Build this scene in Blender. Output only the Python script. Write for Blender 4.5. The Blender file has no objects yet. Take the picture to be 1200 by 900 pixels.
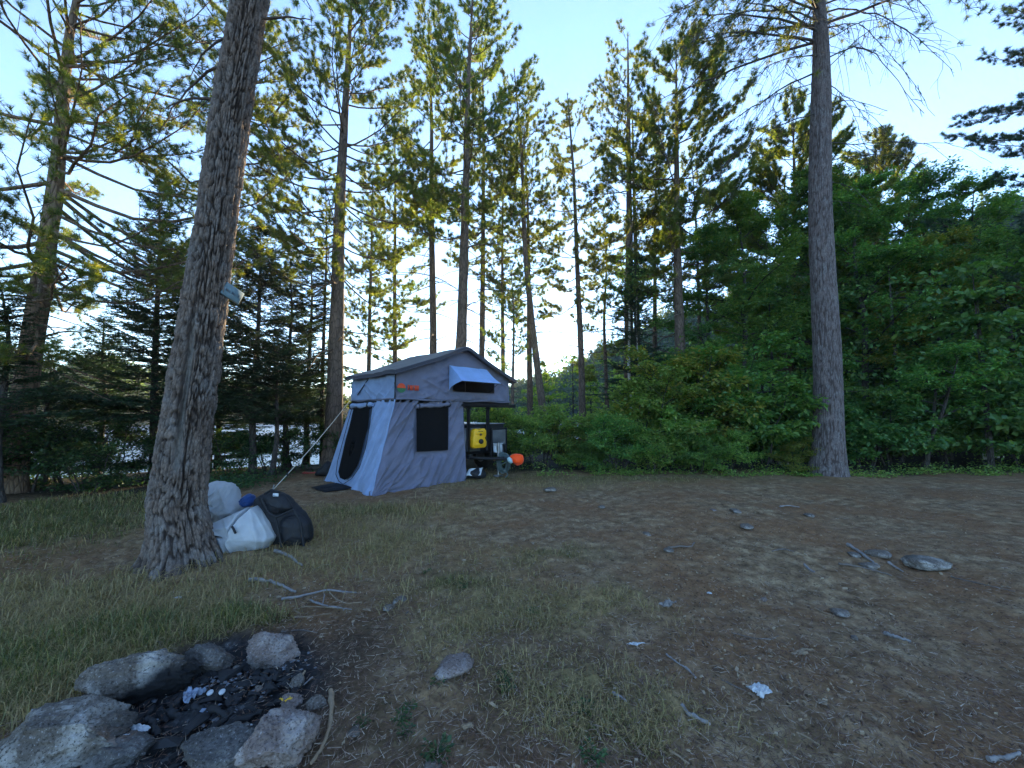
import bpy, math
import numpy as np

# ------------------------------------------------------------------ basics
SC = bpy.context.scene
COL = SC.collection
R = math.radians
PI = math.pi
PITCH = math.atan(34 / 450.0)
CAM = np.array([0.0, 0.0, 1.5])
SUN_AZ, SUN_EL = R(11.3), R(8.1)


def ray(px, py):
    u, v = (px - 600) / 450.0, (450 - py) / 450.0
    return np.array([u, math.cos(PITCH) - v * math.sin(PITCH), math.sin(PITCH) + v * math.cos(PITCH)])


def at(px, py, Y):
    d = ray(px, py)
    return CAM + d * (Y / d[1])


def nrm(a):
    a = np.asarray(a, float)
    return a / np.maximum(np.linalg.norm(a, axis=-1, keepdims=True), 1e-9)


# ------------------------------------------------------------------ noise
def _h(ix, iy, iz, seed):
    n = (ix.astype(np.int64) * 374761393 + iy.astype(np.int64) * 668265263 + iz.astype(np.int64) * 2147483647 + seed * 974711) & 0xFFFFFFFF
    n = ((n ^ (n >> 13)) * 1274126177) & 0xFFFFFFFF
    n = ((n ^ (n >> 16)) * 2246822519) & 0xFFFFFFFF
    n = n ^ (n >> 15)
    return (n & 0xFFFFFF) / float(0xFFFFFF)


def vnoise(P, f=1.0, seed=0):
    P = np.asarray(P, float) * f
    i = np.floor(P)
    t = P - i
    t = t * t * t * (t * (t * 6 - 15) + 10)
    i = i.astype(np.int64)
    x, y, z = i[..., 0], i[..., 1], i[..., 2]
    r = 0
    for dx in (0, 1):
        wx = t[..., 0] if dx else 1 - t[..., 0]
        for dy in (0, 1):
            wy = t[..., 1] if dy else 1 - t[..., 1]
            for dz in (0, 1):
                wz = t[..., 2] if dz else 1 - t[..., 2]
                r = r + wx * wy * wz * _h(x + dx, y + dy, z + dz, seed)
    return r * 2 - 1


def fbm(P, f=1.0, o=4, seed=0, g=.5):
    s, a = 0, 1.0
    for k in range(o):
        s = s + a * vnoise(P, f, seed + k * 17)
        f *= 2.03
        a *= g
    return s


def n2(x, y, f=1.0, o=3, seed=0, g=.5):
    return fbm(np.stack([x, y, np.zeros_like(x) + .37], -1), f, o, seed, g)


def sstep(a, b, x):
    t = np.clip((x - a) / (b - a), 0, 1)
    return t * t * (3 - 2 * t)


def worley(u, v, seed, wrap=None):
    """F1, F2-F1 and the id of the nearest cell on a 2-D field (u periodic when wrap is given)"""
    iu, iv = np.floor(u).astype(np.int64), np.floor(v).astype(np.int64)
    f1 = np.full(u.shape, 9.0)
    f2 = np.full(u.shape, 9.0)
    cid = np.zeros(u.shape)
    for du in (-1, 0, 1):
        for dv in (-1, 0, 1):
            cu, cv = iu + du, iv + dv
            hu = cu % wrap if wrap else cu
            z = np.zeros_like(hu)
            px = cu + .1 + .8 * _h(hu, cv, z, seed)
            py = cv + .1 + .8 * _h(hu, cv, z, seed + 5)
            d = np.hypot(px - u, py - v)
            c = _h(hu, cv, z, seed + 9)
            near = d < f1
            f2 = np.where(near, f1, np.minimum(f2, d))
            cid = np.where(near, c, cid)
            f1 = np.where(near, d, f1)
    return f1, f2 - f1, cid


# ------------------------------------------------------------------ mesh builder
class MB:
    def __init__(s):
        s.V, s.F, s.n, s.M, s.A = [], [], 0, [], {}

    def add(s, V, *faces, mat=0, **attrs):
        V = np.asarray(V, np.float32).reshape(-1, 3)
        k = len(V)
        for f in faces:
            f = np.asarray(f, np.int32)
            if len(f):
                s.F.append(f + s.n)
                s.M.append(np.full(len(f), mat, np.int32))
        s.V.append(V)
        for a, val in attrs.items():
            s.A.setdefault(a, []).append((s.n, np.broadcast_to(np.asarray(val, np.float32), (k,))))
        s.n += k
        return s

    def build(s, name, mats, parent=None, smooth=True):
        me = bpy.data.meshes.new(name)
        V = np.concatenate(s.V) if s.V else np.zeros((0, 3), np.float32)
        me.vertices.add(len(V))
        me.vertices.foreach_set('co', V.ravel())
        lv = np.concatenate([f.ravel() for f in s.F]).astype(np.int32)
        tot = np.concatenate([np.full(len(f), f.shape[1], np.int32) for f in s.F])
        st = np.concatenate([[0], np.cumsum(tot)[:-1]]).astype(np.int32)
        me.loops.add(len(lv))
        me.loops.foreach_set('vertex_index', lv)
        me.polygons.add(len(tot))
        me.polygons.foreach_set('loop_start', st)
        mats = mats if isinstance(mats, (list, tuple)) else [mats]
        for m in mats:
            me.materials.append(m)
        if len(mats) > 1:
            me.polygons.foreach_set('material_index', np.concatenate(s.M))
        me.polygons.foreach_set('use_smooth', np.full(len(tot), smooth, bool))
        for a, lst in s.A.items():
            d = np.zeros(len(V), np.float32)
            for o, val in lst:
                d[o:o + len(val)] = val
            me.attributes.new(a, 'FLOAT', 'POINT').data.foreach_set('value', d)
        me.update()
        me.validate()
        o = bpy.data.objects.new(name, me)
        COL.objects.link(o)
        if parent:
            o.parent = parent
        return o


def tag(o, label=None, cat=None, group=None, kind=None):
    if label: o['label'] = label
    if cat: o['category'] = cat
    if group: o['group'] = group
    if kind: o['kind'] = kind
    return o


def thing(name, label, cat, loc=(0, 0, 0), rz=0.0, group=None):
    o = bpy.data.objects.new(name, None)
    COL.objects.link(o)
    o.empty_display_size = .1
    o.location = [float(c) for c in loc]
    o.rotation_euler = (0, 0, rz)
    return tag(o, label, cat, group)


def grid_faces(nu, nv, wrap=False):
    """nu columns, nv rows of vertices (row major: index = row*nu + col)"""
    c = np.arange(nu if wrap else nu - 1)
    r = np.arange(nv - 1)
    C, Rr = np.meshgrid(c, r)
    C, Rr = C.ravel(), Rr.ravel()
    c2 = (C + 1) % nu
    return np.stack([Rr * nu + C, Rr * nu + c2, (Rr + 1) * nu + c2, (Rr + 1) * nu + C], -1)


def tubes(P, rad, sides=5, cap=False):
    """P (N,K,3) polylines, rad (N,K) -> verts, quads"""
    P = np.asarray(P, float)
    if P.ndim == 2:
        P, rad = P[None], np.asarray(rad, float)[None]
    N, K, _ = P.shape
    rad = np.broadcast_to(np.asarray(rad, float), (N, K))
    T = np.empty_like(P)
    T[:, 1:-1] = P[:, 2:] - P[:, :-2]
    T[:, 0] = P[:, 1] - P[:, 0]
    T[:, -1] = P[:, -1] - P[:, -2]
    T = nrm(T)
    mean = nrm(P[:, -1] - P[:, 0])
    ref = np.where(np.abs(mean[:, 2:3]) > .8, np.array([[1.0, 0, 0]]), np.array([[0, 0, 1.0]]))[:, None, :]
    A = nrm(np.cross(T, ref))
    B = np.cross(T, A)
    th = np.arange(sides) / sides * 2 * PI
    V = P[:, :, None, :] + rad[:, :, None, None] * (A[:, :, None, :] * np.cos(th)[:, None] + B[:, :, None, :] * np.sin(th)[:, None])
    gf = grid_faces(sides, K, True)
    Fq = (gf[None] + (np.arange(N) * K * sides)[:, None, None]).reshape(-1, 4)
    out = [V.reshape(-1, 3), Fq]
    return out


def add_tube(mb, pts, rad, sides=8, mat=0, caps=True):
    pts = np.asarray(pts, float)
    rad = np.broadcast_to(np.asarray(rad, float), (len(pts),))
    V, F = tubes(pts, rad, sides)
    mb.add(V, F, mat=mat)
    if caps:
        b = mb.n - len(V)
        for k0 in (0, len(pts) - 1):
            c = pts[k0]
            ring = V[k0 * sides:(k0 + 1) * sides]
            mb.add(np.vstack([ring, c[None]]), np.array([[i, (i + 1) % sides, sides] for i in range(sides)]), mat=mat)


def add_box(mb, c, s, M=None, bev=0.0, mat=0):
    """box with chamfered edges; c centre, s full size, M optional 3x3"""
    hx, hy, hz = [q / 2 for q in s]
    b = min(bev, hx * .9, hy * .9, hz * .9)
    if b <= 0:
        V = np.array([[x, y, z] for x in (-hx, hx) for y in (-hy, hy) for z in (-hz, hz)], float)
        F4 = np.array([[0, 1, 3, 2], [4, 6, 7, 5], [0, 4, 5, 1], [2, 3, 7, 6], [0, 2, 6, 4], [1, 5, 7, 3]])
        faces = [F4]
    else:
        V, idx = [], {}
        for sx in (-1, 1):
            for sy in (-1, 1):
                for sz in (-1, 1):
                    for ax in range(3):
                        h = [hx - b, hy - b, hz - b]
                        h[ax] += b
                        idx[(sx, sy, sz, ax)] = len(V)
                        V.append([sx * h[0], sy * h[1], sz * h[2]])
        V = np.array(V)
        q, t = [], []
        I = idx
        for sx in (-1, 1):
            q.append([I[sx, -1, -1, 0], I[sx, 1, -1, 0], I[sx, 1, 1, 0], I[sx, -1, 1, 0]])
            q.append([I[-1, sx, -1, 1], I[1, sx, -1, 1], I[1, sx, 1, 1], I[-1, sx, 1, 1]])
            q.append([I[-1, -1, sx, 2], I[1, -1, sx, 2], I[1, 1, sx, 2], I[-1, 1, sx, 2]])
        for s1 in (-1, 1):
            for s2 in (-1, 1):
                q.append([I[s1, s2, -1, 0], I[s1, s2, 1, 0], I[s1, s2, 1, 1], I[s1, s2, -1, 1]])
                q.append([I[s1, -1, s2, 0], I[s1, 1, s2, 0], I[s1, 1, s2, 2], I[s1, -1, s2, 2]])
                q.append([I[-1, s1, s2, 1], I[1, s1, s2, 1], I[1, s1, s2, 2], I[-1, s1, s2, 2]])
                for s3 in (-1, 1):
                    t.append([I[s1, s2, s3, 0], I[s1, s2, s3, 1], I[s1, s2, s3, 2]])
        faces = [np.array(q), np.array(t)]
    if M is not None:
        V = V @ np.asarray(M).T
    mb.add(V + np.asarray(c, float), *faces, mat=mat)


_ICO = {}


def ico(sub):
    if sub not in _ICO:
        import bmesh
        bm = bmesh.new()
        bmesh.ops.create_icosphere(bm, subdivisions=sub, radius=1)
        V = np.array([v.co[:] for v in bm.verts])
        F = np.array([[v.index for v in f.verts] for f in bm.faces])
        bm.free()
        _ICO[sub] = (nrm(V), F)
    return _ICO[sub]


def recalc(o):
    import bmesh
    bm = bmesh.new()
    bm.from_mesh(o.data)
    bmesh.ops.recalc_face_normals(bm, faces=bm.faces)
    bm.to_mesh(o.data)
    bm.free()
    return o


# ------------------------------------------------------------------ materials
class NT:
    def __init__(s, name):
        s.m = bpy.data.materials.new(name)
        s.m.use_nodes = True
        s.t = s.m.node_tree
        s.t.nodes.clear()
        s.out = s.n('ShaderNodeOutputMaterial')

    def n(s, kind, **kw):
        nd = s.t.nodes.new(kind)
        for k, v in kw.items():
            if k.startswith('i_'):
                key = k[2:]
                key = int(key) if key.isdigit() else key.replace('_', ' ')
                nd.inputs[key].default_value = v
            else:
                setattr(nd, k, v)
        return nd

    def l(s, a, b):
        s.t.links.new(a, b)

    def noise(s, vec, scale, detail=4, rough=.55, dist=0.0):
        nd = s.n('ShaderNodeTexNoise')
        nd.inputs['Scale'].default_value = scale
        nd.inputs['Detail'].default_value = detail
        nd.inputs['Roughness'].default_value = rough
        nd.inputs['Distortion'].default_value = dist
        if vec is not None: s.l(vec, nd.inputs['Vector'])
        return nd.outputs['Fac']

    def vor(s, vec, scale, feature='F1', out='Distance'):
        nd = s.n('ShaderNodeTexVoronoi', feature=feature)
        nd.inputs['Scale'].default_value = scale
        if vec is not None: s.l(vec, nd.inputs['Vector'])
        return nd.outputs[out]

    def ramp(s, fac, stops):
        nd = s.n('ShaderNodeValToRGB')
        e = nd.color_ramp.elements
        while len(e) < len(stops): e.new(.5)
        for k, (p, c) in enumerate(stops):
            e[k].position = p
            e[k].color = (c, c, c, 1) if not isinstance(c, (tuple, list)) else (*c, 1)
        s.l(fac, nd.inputs[0])
        return nd.outputs[0]

    def mix(s, fac, a, b, mode='MIX'):
        nd = s.n('ShaderNodeMix', data_type='RGBA', blend_type=mode)
        for k, v in ((0, fac), (6, a), (7, b)):
            sock = nd.inputs[k]
            if hasattr(v, 'is_linked') or hasattr(v, 'links'):
                s.l(v, sock)
            elif isinstance(v, (int, float)):
                sock.default_value = v if k == 0 else (v, v, v, 1)
            else:
                sock.default_value = (*v, 1)
        return nd.outputs[2]

    def math(s, op, a, b=None):
        nd = s.n('ShaderNodeMath', operation=op)
        for sock, v in ((nd.inputs[0], a), (nd.inputs[1], b)):
            if v is None: continue
            if isinstance(v, (int, float)): sock.default_value = v
            else: s.l(v, sock)
        return nd.outputs[0]

    def coord(s, which='Object', scale=None):
        o = s.n('ShaderNodeTexCoord').outputs[which]
        if scale:
            mp = s.n('ShaderNodeMapping')
            mp.inputs['Scale'].default_value = scale
            s.l(o, mp.inputs[0])
            o = mp.outputs[0]
        return o

    def attr(s, name):
        return s.n('ShaderNodeAttribute', attribute_name=name).outputs['Fac']

    def bump(s, h, strength=.5, dist=.01, normal=None):
        b = s.n('ShaderNodeBump')
        b.inputs['Strength'].default_value = strength
        b.inputs['Distance'].default_value = dist
        s.l(h, b.inputs['Height'])
        if normal is not None: s.l(normal, b.inputs['Normal'])
        return b.outputs[0]

    def pbr(s, col, rough=.8, metal=0.0, normal=None, spec=.5):
        p = s.n('ShaderNodeBsdfPrincipled')
        for key, v in (('Base Color', col), ('Roughness', rough), ('Metallic', metal), ('Specular IOR Level', spec)):
            if isinstance(v, (int, float)): p.inputs[key].default_value = v
            elif isinstance(v, (tuple, list)): p.inputs[key].default_value = (*v, 1)
            else: s.l(v, p.inputs[key])
        if normal is not None: s.l(normal, p.inputs['Normal'])
        s.l(p.outputs[0], s.out.inputs[0])
        return p


def leaf_mat(name, c1, c2, c3=None, tr=.45, tcol=None, gloss=.03):
    """leaves/needles: diffuse + translucent + a thin sheen, colour drawn per leaf"""
    t = NT(name)
    rnd = t.n('ShaderNodeNewGeometry').outputs['Random Per Island']
    stops = [(0, c1), (.6, c2)] + ([(.97, c3)] if c3 else [])
    base = t.ramp(rnd, stops)
    oi = t.n('ShaderNodeObjectInfo').outputs['Random']
    hv = t.n('ShaderNodeHueSaturation')
    t.l(t.math('ADD', t.math('MULTIPLY', oi, .03), .485), hv.inputs['Hue'])
    t.l(t.math('ADD', t.math('MULTIPLY', oi, .3), .85), hv.inputs['Value'])
    t.l(base, hv.inputs['Color'])
    base = hv.outputs[0]
    d = t.n('ShaderNodeBsdfDiffuse')
    t.l(base, d.inputs[0])
    tl = t.n('ShaderNodeBsdfTranslucent')
    tc = t.mix(1.0, base, tcol or (2.0, 1.9, .6), 'MULTIPLY')
    t.l(tc, tl.inputs[0])
    m1 = t.n('ShaderNodeMixShader')
    m1.inputs[0].default_value = tr
    t.l(d.outputs[0], m1.inputs[1])
    t.l(tl.outputs[0], m1.inputs[2])
    g = t.n('ShaderNodeBsdfGlossy')
    g.inputs['Roughness'].default_value = .45
    g.inputs[0].default_value = (.8, .85, .9, 1)
    m2 = t.n('ShaderNodeMixShader')
    m2.inputs[0].default_value = gloss
    t.l(m1.outputs[0], m2.inputs[1])
    t.l(g.outputs[0], m2.inputs[2])
    t.l(m2.outputs[0], t.out.inputs[0])
    return t.m


def simple(name, col, rough=.7, metal=0.0, var=.25, scale=12, bump=.0, bscale=60, spec=.4):
    """a plain surface that is never one flat colour: blotches, fine grain, a little relief"""
    t = NT(name)
    co = t.coord('Object')
    n1 = t.noise(co, scale, 5)
    n2_ = t.noise(co, scale * 7, 3)
    f = t.math('ADD', t.math('MULTIPLY', n1, .7), t.math('MULTIPLY', n2_, .3))
    a = tuple(c * (1 - var) for c in col)
    b = tuple(min(1, c * (1 + var)) for c in col)
    c = t.ramp(f, [(.3, a), (.7, b)])
    nm = t.bump(t.noise(co, bscale, 4), bump, .004) if bump else None
    rg = t.ramp(n1, [(.3, max(0, rough - .1)), (.7, min(1, rough + .1))])
    t.pbr(c, rg, metal, nm, spec)
    return t.m


def bark_mat(name, plate, plate2, crack, scale=1.0):
    t = NT(name)
    co = t.coord('Object', (scale, scale, scale * .28))
    v = t.vor(co, 14, 'DISTANCE_TO_EDGE')
    nz = t.noise(co, 9, 6, .65)
    fine = t.noise(t.coord('Object', (1, 1, .35)), 70, 4, .7)
    big = t.noise(t.coord('Object'), 1.7, 3)
    pc = t.mix(t.ramp(nz, [(.35, 0.0), (.65, 1.0)]), plate, plate2)
    pc = t.mix(t.math('MULTIPLY', t.ramp(fine, [(.35, 0.0), (.7, 1.0)]), .45), pc, tuple(c * .45 for c in plate))
    pc = t.mix(t.math('MULTIPLY', t.ramp(big, [(.45, 0.0), (.65, 1.0)]), .35), pc, (plate[0] * .8, plate[1] * .9, plate[2] * .8))
    edge = t.ramp(t.math('ADD', v, t.math('MULTIPLY', t.math('SUBTRACT', nz, .5), .12)), [(.0, 1.0), (.13, 0.0)])
    c = t.mix(t.math('MULTIPLY', edge, .7), pc, crack)
    h = t.math('ADD', t.math('MULTIPLY', t.ramp(v, [(0, 0.0), (.18, 1.0)]), .7), t.math('MULTIPLY', fine, .35))
    t.pbr(c, .9, 0, t.bump(h, .9, .018), .2)
    return t.m


def bark_fine_mat(name, plate, plate2, crack):
    """bark whose plates are real relief (attribute crack = how deep in a fissure, seam = healed scar)"""
    t = NT(name)
    ck, cell, seam = t.attr('crack'), t.attr('cell'), t.attr('seam')
    co = t.coord('Object', (1, 1, .4))
    fine = t.noise(co, 55, 6, .7)
    blot = t.noise(t.coord('Object'), 5, 5, .6)
    pc = t.mix(cell, plate, plate2)
    pc = t.mix(t.ramp(blot, [(.42, 0.0), (.7, .6)]), pc, (.23, .235, .24))
    pc = t.mix(t.math('MULTIPLY', t.ramp(fine, [(.38, 1.0), (.62, 0.0)]), .6), pc, tuple(c * .4 for c in plate))
    c = t.mix(ck, pc, crack)
    sc = t.mix(t.ramp(fine, [(.35, 0.0), (.65, 1.0)]), (.24, .22, .20), (.11, .095, .085))
    c = t.mix(seam, c, sc)
    t.pbr(c, .9, 0, t.bump(fine, .8, .012), .2)
    return t.m


M = {}
M['bark_big'] = bark_fine_mat('bark_weathered', (.155, .112, .09), (.26, .2, .165), (.036, .026, .022))
M["bark_right"] = bark_fine_mat("bark_greyish", (.15, .12, .115), (.215, .18, .175), (.06, .045, .042))
M['bark_pine'] = bark_mat('bark_pine', (.13, .095, .075), (.21, .15, .115), (.04, .03, .025))
M['bark_pine_sunlit'] = bark_mat('bark_red_pine_sunlit', (.2, .135, .095), (.28, .19, .13), (.06, .042, .033))  # pine bark warmed and brightened: orange sunlight put into the trunk colour
M['bark_dark'] = bark_mat('bark_dark', (.06, .052, .047), (.1, .088, .08), (.02, .018, .016), 1.6)
M['bark_birch'] = simple('bark_birch', (.62, .6, .56), .7, 0, .3, 18, .3)
M['needle'] = leaf_mat('pine_needles', (.042, .085, .028), (.08, .13, .036), (.16, .17, .045), .5, (3.1, 2.5, .55))
M['needle_light'] = leaf_mat('white_pine_needles', (.055, .095, .034), (.095, .14, .04), (.17, .16, .045), .5, (2.7, 2.4, .5))
M['fir'] = leaf_mat('fir_needles', (.024, .05, .03), (.042, .078, .04), (.05, .085, .035), .25, (1.3, 1.4, .6))
M['leaf'] = leaf_mat('maple_leaves', (.065, .155, .042), (.105, .23, .052), (.18, .27, .06), .42)
M['leaf_dark'] = leaf_mat('dark_leaves', (.052, .13, .042), (.085, .185, .052), (.14, .22, .06), .36)
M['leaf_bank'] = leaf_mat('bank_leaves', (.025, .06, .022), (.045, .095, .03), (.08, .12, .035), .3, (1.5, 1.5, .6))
M['leaf_yellow'] = leaf_mat('yellowing_leaves', (.09, .16, .035), (.16, .21, .04), (.3, .25, .05), .45)
M['leaf_shrub'] = leaf_mat('shrub_leaves', (.085, .18, .04), (.16, .28, .06), (.27, .33, .08), .42)
M['wood_far'] = leaf_mat('far_foliage', (.03, .06, .022), (.058, .1, .03), (.11, .14, .035), .4)
M['grass'] = leaf_mat('grass_blades', (.06, .075, .022), (.12, .13, .036), (.34, .28, .11), .3, (1.3, 1.3, .6))
M['straw'] = leaf_mat('dry_grass_blades', (.2, .15, .065), (.44, .34, .15), (.2, .19, .06), .2, (1.2, 1.1, .7))
M['twig'] = simple('twig_wood', (.14, .115, .1), .85, 0, .5, 30, .3)
M['twig_grey'] = simple('grey_weathered_wood', (.21, .195, .19), .85, 0, .4, 25, .4)
M['twig_tan'] = simple('tan_peeled_wood', (.25, .18, .115), .8, 0, .35, 25, .3)

# ------------------------------------------------------------------ terrain
LAKE_Z = -1.25
FIRE = np.array([-1.62, 2.05])


def shore_d(x, y):
    return y - (np.interp(x, [-6.5, -3.2], [12.2, 15.8]) + 1.5 * np.sin(x * .21 + 1) + .7 * np.sin(x * .63)) - 1.6 * np.log1p(np.exp(np.clip((x + 1.5) * .8, -30, 30)))


def gz(x, y):
    x = np.asarray(x, float)
    y = np.asarray(y, float)
    r = np.hypot(x, y)
    d = shore_d(x, y)
    z = -3.2 * sstep(-1.5, 7, d)
    far = sstep(150, 178, r + 10 * np.sin(np.arctan2(x, y) * 9))
    z = z * (1 - far) + far * 1.5
    near = 1 - sstep(20, 60, r)
    z = z + near * (.05 * n2(x, y, .35, 2, 3) + .022 * n2(x, y, 1.3, 3, 8))
    z = z + .05 * sstep(2, -5, x) * sstep(9, 4, y) * near
    # hollow of the fire ring
    q = np.hypot(x - FIRE[0], y - FIRE[1])
    z = z - .05 * sstep(.75, .3, q)
    return z


def g3(x, y, dz=0.0):
    return np.array([x, y, float(gz(x, y)) + dz])


def G(px, py):
    d = ray(px, py)
    z = 0.0
    for _ in range(6):
        P = CAM + d * ((z - CAM[2]) / d[2])
        z = float(gz(P[0], P[1]))
    return np.array([P[0], P[1], z])


# cover maps, in metres on the ground ---------------------------------
def blobs(x, y, lst):
    s = np.zeros_like(x)
    for (px, py, rx, ry, w) in lst:
        P = G(px, py)
        k = P[1] / 450.0
        sx = rx * k
        sy = max(.12, ry * P[1] * P[1] / (450 * 1.5))
        s = s + w * np.exp(-((x - P[0]) / sx) ** 2 - ((y - P[1]) / sy) ** 2)
    return s


GREEN = [(60, 610, 110, 28, 1.3), (140, 585, 70, 12, 1.0), (-60, 640, 120, 40, 1.0), (60, 760, 130, 34, 1.2), (200, 738, 90, 20, 1.1), (290, 722, 34, 16, 1.5),
         (-40, 800, 120, 40, 1.2), (430, 598, 55, 9, .8), (548, 680, 36, 11, 1.4), (700, 560, 200, 5, .8), (560, 552, 80, 4, .5), (930, 552, 120, 4, .7),
         (690, 820, 40, 25, .35), (760, 880, 70, 25, .45), (470, 820, 30, 20, .18), (490, 880, 25, 18, .3), (630, 650, 60, 12, .45)]
STRAW = [(90, 690, 110, 16, .9), (220, 700, 70, 16, .6), (420, 640, 90, 26, .75), (480, 600, 90, 12, .7), (600, 700, 110, 26, 1.0), (700, 710, 55, 16, .8), (620, 650, 80, 12, .6),
         (540, 740, 70, 18, .5), (640, 790, 90, 30, .5), (760, 860, 110, 40, .6), (340, 610, 60, 14, .5), (640, 568, 160, 7, .4), (120, 770, 120, 40, .65), (30, 730, 120, 30, .6), (200, 715, 90, 14, .6), (0, 820, 100, 40, .4), (300, 660, 80, 14, .5)]


def cover(x, y):
    jx = x + .12 * n2(x, y, 3.1, 3, 41)
    jy = y + .18 * n2(x, y, 2.3, 3, 47)
    pat = .5 + .5 * n2(x, y, 2.2, 4, 51, .6)
    g = blobs(jx, jy, GREEN) * (.55 + .8 * pat)
    s = blobs(jx, jy, STRAW) * (.55 + .8 * pat)
    fire = sstep(.76, .5, np.hypot(x - FIRE[0], (y - FIRE[1])))
    wood = sstep(9.6, 10.6, y + .5 * n2(x, y, .8, 2, 61)) + sstep(-4.6, -6.2, x) * sstep(6.5, 7.6, y)
    g = np.clip(g, 0, 1) * (1 - fire)
    s = np.clip(s, 0, 1) * (1 - fire)
    return g, s, fire, np.clip(wood, 0, 1)


# ------------------------------------------------------------------ foliage helpers
def leaves(P, D, N, L, W, droop=0.0):
    """diamond leaves: base P, direction D, normal N, length L, width W -> verts, tris (folded along the midrib)"""
    D = nrm(D)
    S = nrm(np.cross(D, N))
    Nn = np.cross(S, D)
    L = np.asarray(L)[:, None]
    W = np.asarray(W)[:, None]
    mid = P + D * L * .45
    a = mid + S * W * .5 + Nn * W * .12
    b = mid - S * W * .5 + Nn * W * .12
    tip = P + D * L - Nn * L * droop
    V = np.stack([P, a, tip, b], 1).reshape(-1, 3)
    k = np.arange(len(P)) * 4
    F = np.concatenate([np.stack([k, k + 1, k + 2], -1), np.stack([k, k + 2, k + 3], -1)])
    return V, F


def tufts(rng, P, D, L, n=20, w=.011, spread=1.35):
    """bottle-brush tufts of needles at P facing D"""
    T = len(P)
    D = nrm(nrm(D) + np.array([0, 0, .35]))
    n = int(n * 2.2)
    w = w * .8
    ph = rng.uniform(0, 2 * PI, (T, n))
    ang = spread * np.sqrt(rng.uniform(.02, 1, (T, n)))
    A = nrm(np.cross(D, np.where(np.abs(D[:, 2:3]) > .9, [[1.0, 0, 0]], [[0, 0, 1.0]])))
    B = np.cross(D, A)
    d = D[:, None] * np.cos(ang)[..., None] + (A[:, None] * np.cos(ph)[..., None] + B[:, None] * np.sin(ph)[..., None]) * np.sin(ang)[..., None]
    ln = np.asarray(L)[:, None] * rng.uniform(.7, 1.1, (T, n))
    base = P[:, None] - D[:, None] * (np.asarray(L)[:, None] * rng.uniform(0, .7, (T, n)))[..., None]
    s = nrm(np.cross(d, rng.normal(size=(T, n, 3))))
    V = np.stack([base + s * w * .5, base - s * w * .5, base + d * ln[..., None]], 2).reshape(-1, 3)
    F = np.arange(len(V)).reshape(-1, 3)
    return V, F


def trunk_path(rng, H, lean, K=14, wob=.06):
    t = np.linspace(0, 1, K)
    x = lean[0] * t + wob * np.interp(t, np.linspace(0, 1, 5), np.r_[0, rng.normal(size=4)])
    y = lean[1] * t + wob * np.interp(t, np.linspace(0, 1, 5), np.r_[0, rng.normal(size=4)])
    return np.stack([x, y, t * H], -1)


def add_trunk(mb, rng, P, r0, r1=.015, sides=14, flare=.35):
    K = 60
    s = np.linspace(0, 1, len(P))
    tt = np.linspace(0, 1, K) ** 1.3
    Q = np.stack([np.interp(tt, s, P[:, k]) for k in range(3)], -1)
    rad = r0 * (1 - tt) ** .85 + r1
    rad = rad * (1 + flare * np.exp(-Q[:, 2] / (1.6 * r0 + .05)))
    V, F = tubes(Q, rad, sides)
    c = np.repeat(Q, sides, 0)
    V = c + (V - c) * (1 + .09 * vnoise(V * np.array([1, 1, .4]), 3.0 / max(r0, .1) * .3, 7)[:, None])
    V[:sides, 2] -= .25
    mb.add(V, F)


def rot_az(az, el):
    return np.stack([np.cos(az) * np.cos(el), np.sin(az) * np.cos(el), np.sin(el) + 0 * az], -1)


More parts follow.
